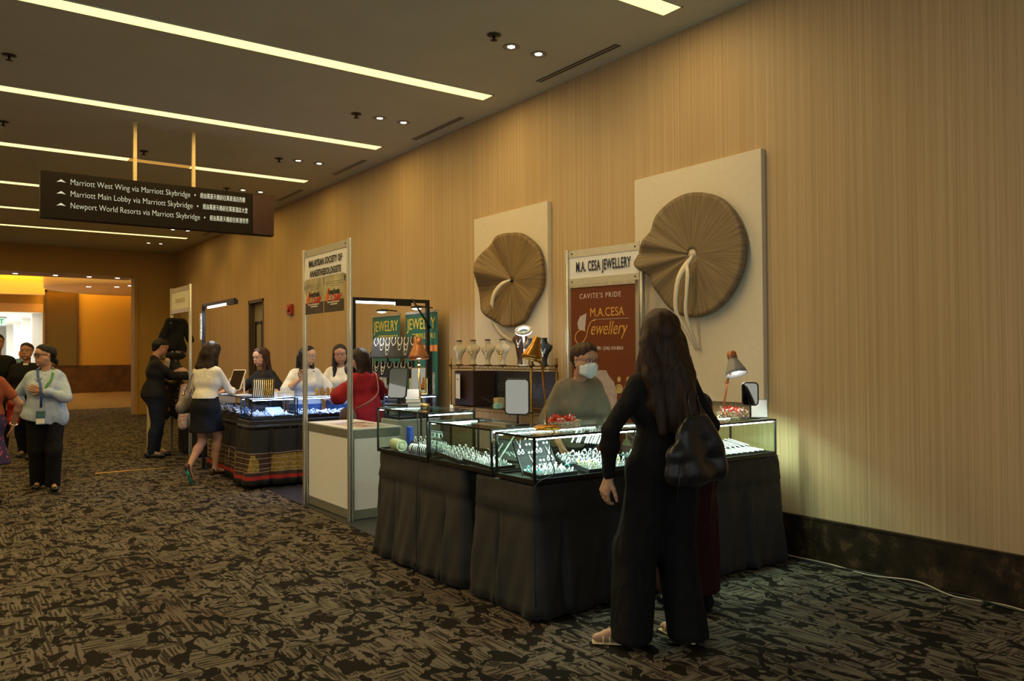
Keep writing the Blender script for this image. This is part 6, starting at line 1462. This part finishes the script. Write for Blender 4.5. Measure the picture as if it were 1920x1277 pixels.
# ring light
t = thing('ring_light', 'small white ring light glowing above the bronze rack', 'lamp', (4.44, 5.99, 1.35))
MB().lathe([(.05, 0), (.05, .012)], 24).build('base', m_white, t); MB().cyl((0, 0, .01), (0, 0, .16), .010, n=10).cyl((0, 0, .16), (0, .01, .285), .010, n=10).build('stem', M('white_plastic', (.7, .7, .7), .4), t)
ax = V(-.35, -.35, .80).normalized(); MB().torus((0, .01, .335), .066, .016, ax, 32, 8).build('ring_housing', M('white_plastic'), t)
MB().torus(V(0, .01, .335)-ax*.010, .066, .0135, ax, 32, 8).build('led_ring', emit('ring_led', (.85, .95, 1), 5), t); MB().lathe([(.001, 0), (.05, 0), (.05, .003)], 28, Matrix.Translation((0, .01, .335)) @ ax.to_track_quat('Z', 'Y').to_matrix().to_4x4()).build('magnifier_lens', glassmat('lens_glass', (.7, .8, .8)), t)
lamp('ring_glow', 'POINT', (4.44, 6.0, 1.64), 2.0, (.9, .95, 1), .05)

# ---------------- black necklace stand with boards
m_gun = M('dark_display_metal', (.02, .022, .026), .4, .4)
t = thing('display_stand', 'black two-tier metal display stand for necklace boards in front of the green banners', 'display stand', (4.18, 7.66, 0))
for y in (0, 1.04):
    for x in (0, .22): MB().box(x-.01, x+.01, y-.01, y+.01, 0, 1.50).build('post', m_gun, t)
for z in (1.43, 1.21, .92): MB().box(-.01, .23, -.01, 1.05, z-.006, z+.006).build('shelf', m_gun, t)
def nboard(label, loc, face, w, h, mat, chains, grp, lean=18, thick=.008):
    t = thing('necklace_board', label, 'necklace board', loc, math.radians(face+90), grp); m = Matrix.Rotation(math.radians(90-lean), 4, 'X')
    MB().poly([(-w/2, 0), (w/2, 0), (w*.36, h*.86), (w*.16, h*.88), (w*.14, h), (-w*.14, h), (-w*.16, h*.88), (-w*.36, h*.86)], thick, m).build('board', mat, t); MB().box(-w*.3, w*.3, .0, h*.30, 0, .006).build('foot', mat, t)
    for q in range(chains):
        dep = h*(.30+.22*q)
        P = [m @ V(x, y, thick+.003) for x, y in cr([(-w*.13, h*.93), (-w*.22, h*.75), (-w*.10, h*.9-dep), (0, h*.86-dep), (w*.10, h*.9-dep), (w*.22, h*.75), (w*.13, h*.93)], 4)]
        MB().tube(P, .0026+.0012*(q == 0), 5).ball(m @ V(0, h*.84-dep, thick+.004), .010, 8).build('necklace', m_silver, t)
    return t
for i in range(7):
    y = 8.63-i*.150; nboard('slanted black necklace board, %s from the left in the top row of the stand' % ords[i].replace('nearest', 'first').replace('farthest', 'seventh'), (4.20, y, 1.437), 228, .115, .25, M('charcoal_leatherette', (.022, .026, .034), .5), 1+i % 3, 'necklace boards, top row')
for i in range(6):
    y = 8.61-i*.165; nboard('slanted black necklace board, %s from the left in the lower row of the stand' % ords[i].replace('nearest', 'first'), (4.20, y, 1.217), 228, .11, .18, m_velvet, 1+(i+1) % 3, 'necklace boards, lower row')
o = nboard('white necklace bust board on the bottom shelf of the black display stand', (4.25, 8.4, .927), 215, .12, .22, M('pale_linen', (.6, .6, .62), .7), 2, 'pale boards')
# gantry with lights
t = thing('light_gantry', 'black metal gantry frame with LED bars over the necklace stand', 'light frame', (0, 0, 0))
MB().box(3.80, 4.80, 8.38, 8.42, 2.08, 2.12).build('top_bar', m_black, t); MB().box(4.76, 4.80, 8.38, 8.42, 0, 2.08).build('post', m_black, t); MB().box(3.80, 3.84, 8.38, 8.42, 1.0, 2.08).build('post', m_black, t)
MB().box(3.84, 4.34, 8.385, 8.415, 2.055, 2.08).build('led_bar', emit('led_bar', (.9, .95, 1), 7), t); MB().box(4.34, 4.55, 8.38, 8.42, 2.04, 2.08).build('power_box', m_black, t)
MB().cyl((4.55, 8.36, 2.12), (4.80, 8.36, 1.78), .012, n=8).build('brace', m_gun, t)
lamp('gantry_light', 'AREA', (4.09, 8.40, 2.05), 6, (.92, .96, 1), .5, (0, 0, 0), size_y=.03)
for i, (y, x) in enumerate([(9.30, 4.62), (8.45, 4.66)]):
    t = thing('arm_spotlight', ['left', 'right'][i]+' LED arm spotlight shining on the green banners', 'spotlight', (x, y, 2.03), .0, 'arm spotlights')
    MB().cyl((.22, 0, .0), (.0, 0, .02), .008, n=8).build('arm', m_black, t)
    MB().ball((0, 0, 0), .06, 12, (1.3, 1, .35)).build('head', m_black, t); MB().ball((0, 0, -.010), .052, 12, (1.2, .95, .35)).build('led_face', emit('spot_face', (.9, 1, .95), 8), t)
    lamp('banner_spot', 'SPOT', (x-.03, y, 2.0), 14, (.85, 1, .95), .04, (0, math.radians(48), 0), 80, .8)
t = thing('light_gantry', 'black gooseneck light frame with an LED bar over the left far showcase', 'light frame', (0, 0, 0))
MB().box(2.79, 2.83, 10.80, 10.84, 0, 2.13).build('post', m_black, t); MB().box(2.795, 2.825, 9.45, 10.84, 2.10, 2.14).build('top_bar', m_black, t)
MB().box(2.80, 2.82, 9.75, 10.6, 2.075, 2.10).build('led_bar', emit('led_bar', (.9, .95, 1), 7), t); MB().box(2.785, 2.835, 9.42, 9.72, 2.07, 2.12).build('power_box', m_black, t)
lamp('gantry_light', 'AREA', (2.81, 10.15, 2.06), 10, (.85, .92, 1), .04, (0, 0, 0), size_y=.9)
o = MB().box(2.765, 2.782, 10.79, 10.85, 1.68, 2.02).build('vertical_label', M('paper_strip', (.6, .58, .52), .6, scale=40, var=.5), None); tag(o, 'narrow white paper strip taped upright on the left light post', 'label')
# far booth goods on the showcases
t = thing('necklace_display_rack', 'slanted acrylic rack of silver and gold chains on the far corner showcase', 'display stand', (2.98, 8.98, .99), math.radians(-25))
MB().add([(-.12, -.01, 0), (.12, -.01, 0), (.12, .06, .22), (-.12, .06, .22), (-.12, .01, 0), (.12, .01, 0), (.12, .07, .22), (-.12, .07, .22)], [(0, 1, 2, 3), (4, 7, 6, 5), (0, 4, 5, 1), (3, 2, 6, 7), (0, 3, 7, 4), (1, 5, 6, 2)]).build('slanted_panel', m_gun, t)
for q in range(10): x = -.10+q*.022; MB().tube([(x, .048, .20), (x+.003, .03, .14), (x-.002, -.0, .04), (x+.004, -.016, .01)], .0055, 5).build('hanging_chain', m_silver if q < 5 else m_gold, t)
t = thing('white_gift_box', 'white and cream product box on the far corner showcase', 'box', (3.20, 8.90, .99), .15); MB().box(-.11, 0, -.04, .04, 0, .07).build('white_half', m_paper, t, bevel=.002); MB().box(0, .10, -.04, .04, 0, .07).build('cream_half', M('cream_card'), t, bevel=.002)
for q in range(8):
    o = nboard('small gold chain stand on the far showcase row, %s of eight' % ['first', 'second', 'third', 'fourth', 'fifth', 'sixth', 'seventh', 'last'][q], (3.62+.07*q, 8.98+.02*(q % 2), .99), 265, .05, .10, m_gold, 0, 'gold stands on the far showcase'); 
o = MB().box(2.86, 3.05, 9.55, 9.75, .99, 1.0).build('ring_pad', M('pale_linen'), None, bevel=.002); tag(o, 'small pale pad between the hands on the left far showcase', 'pad')

# ---------------- clothes stall at the far left
t, L = posts_header('booth_header_frame', 'aluminium post frame with a plain name board over the clothes stall', (2.98, 12.19), (2.95, 13.2), 2.52, 2.12, [], m_ink)
MB().box(.25, L-.25, .008, .0095, 2.28, 2.34).build('faded_lettering', M('faded_print', (.55, .50, .38), .7), t)
def garment(label, mat, prims, cuts=(), disp=fold(.008, 4, 5), nm='hanging_garment', cat='garment', vox=.012, hanger=None):
    t = thing(nm, label, cat, (2.92, 12.78, 0)); blob('cloth', prims, mat, t, vox, cuts=cuts, disp=disp)
    if hanger: MB().tube([V(*hanger)+V(0, 0, 0), V(*hanger)+V(0, 0, .05), V(*hanger)+V(0, .015, .065)], .004, 6).tube([V(*hanger)+V(-.1, -.1, -.04), V(*hanger), V(*hanger)+V(.1, .1, -.04)], .006, 6).build('hanger', M('pale_hanger', (.5, .4, .28), .5), t)
    return t
garment('black tee hung high on the post frame of the clothes stall', c_black, [C((-.11, -.05, 2.0), (.11, .05, 2.0), .045, k=.05), C((-.08, -.04, 1.92), (.08, .04, 1.58), .08, .10, k=.05, n=(-.3, .9, 0), s=1.6), C((.08, .04, 1.92), (-.08, -.04, 1.6), .08, .10, k=.05, n=(-.3, .9, 0), s=1.6), C((-.13, -.05, 1.97), (-.22, -.06, 1.72), .05, .06, k=.03, n=(-.3, .9, 0), s=1.4), C((.13, .05, 1.97), (.22, .06, 1.72), .05, .06, k=.03, n=(-.3, .9, 0), s=1.4)], [((0, 0, 1.48), (0, 0, -1))], hanger=(0, 0, 2.0))
garment('second black blouse with pale print hung below the tee in the clothes stall', mat_spot('black_print_fabric', (.010, .010, .010), (.35, .35, .33), 12, .86), [C((-.08, -.04, 1.50), (.08, .04, 1.50), .07, k=.05), C((-.06, .02, 1.4), (.06, .03, 1.2), .09, .10, k=.06, n=(-.3, .9, 0), s=1.4)], [((0, 0, 1.18), (0, 0, -1))])
garment('pink and beige scarves bunched on the rail of the clothes stall', mat_spot('blush_fabric', (.50, .30, .25), (.62, .5, .4), 5, .5), [C((-.15, -.1, 1.40), (-.16, 0, 1.16), .035, .055, k=.05), C((-.12, 0, 1.16), (.06, -.12, 1.22), .055, .065, k=.06), C((.06, -.12, 1.22), (.16, -.16, 1.14), .06, .05, k=.06)])
garment('olive scarf hanging beside the black tee in the clothes stall', M('olive_cloth', (.20, .19, .06), .85), [C((-.19, -.02, 1.66), (-.20, -.02, 1.46), .035, .05, k=.04)])
garment('pale grey scarf with coral print hanging at the front of the clothes stall', mat_spot('coral_print_fabric', (.55, .50, .46), (.62, .14, .09), 34, .62), [C((.18, -.42, 1.22), (.12, -.42, .62), .075, .095, k=.05, n=(.3, 1, 0), s=1.6), C((.02, -.40, 1.0), (.0, -.40, .45), .06, .075, k=.05)])
garment('dark patterned skirts hanging at the back of the clothes stall', mat_spot('dark_floral_fabric', (.02, .015, .012), (.25, .12, .03), 10, .7), [C((-.15, .1, 1.0), (-.2, .1, .62), .12, .14, k=.05), C((.05, .1, 1.0), (.1, .1, .62), .12, .14, k=.05)], nm='hanging_skirts')
t = thing('stall_table', 'stall table covered with black cloth below the hanging clothes', 'table', (3.08, 12.0, 0)); MB().box(-.06, .55, .0, 1.1, .02, .74).build('cloth', c_black, t, bevel=.02); MB().box(-.07, .56, -.01, 1.11, .74, .76).build('table_top', c_black, t)
o = MB().box(2.62, 2.66, 12.95, 13.35, .06, .86).build('a_frame_poster', M('poster_cream'), None); o.name = 'standing_poster'; tag(o, 'cream standing poster behind the person in dark jeans', 'poster')
t = thing('pole_stand', 'pale standing pole behind the clothes stall', 'stand', (2.72, 13.15, 0)); MB().box(-.035, .035, -.03, .03, .02, 1.62).build('pole', M('cream_plastic'), t); MB().box(-.12, .12, -.12, .12, 0, .03).build('base', M('cream_plastic'), t)
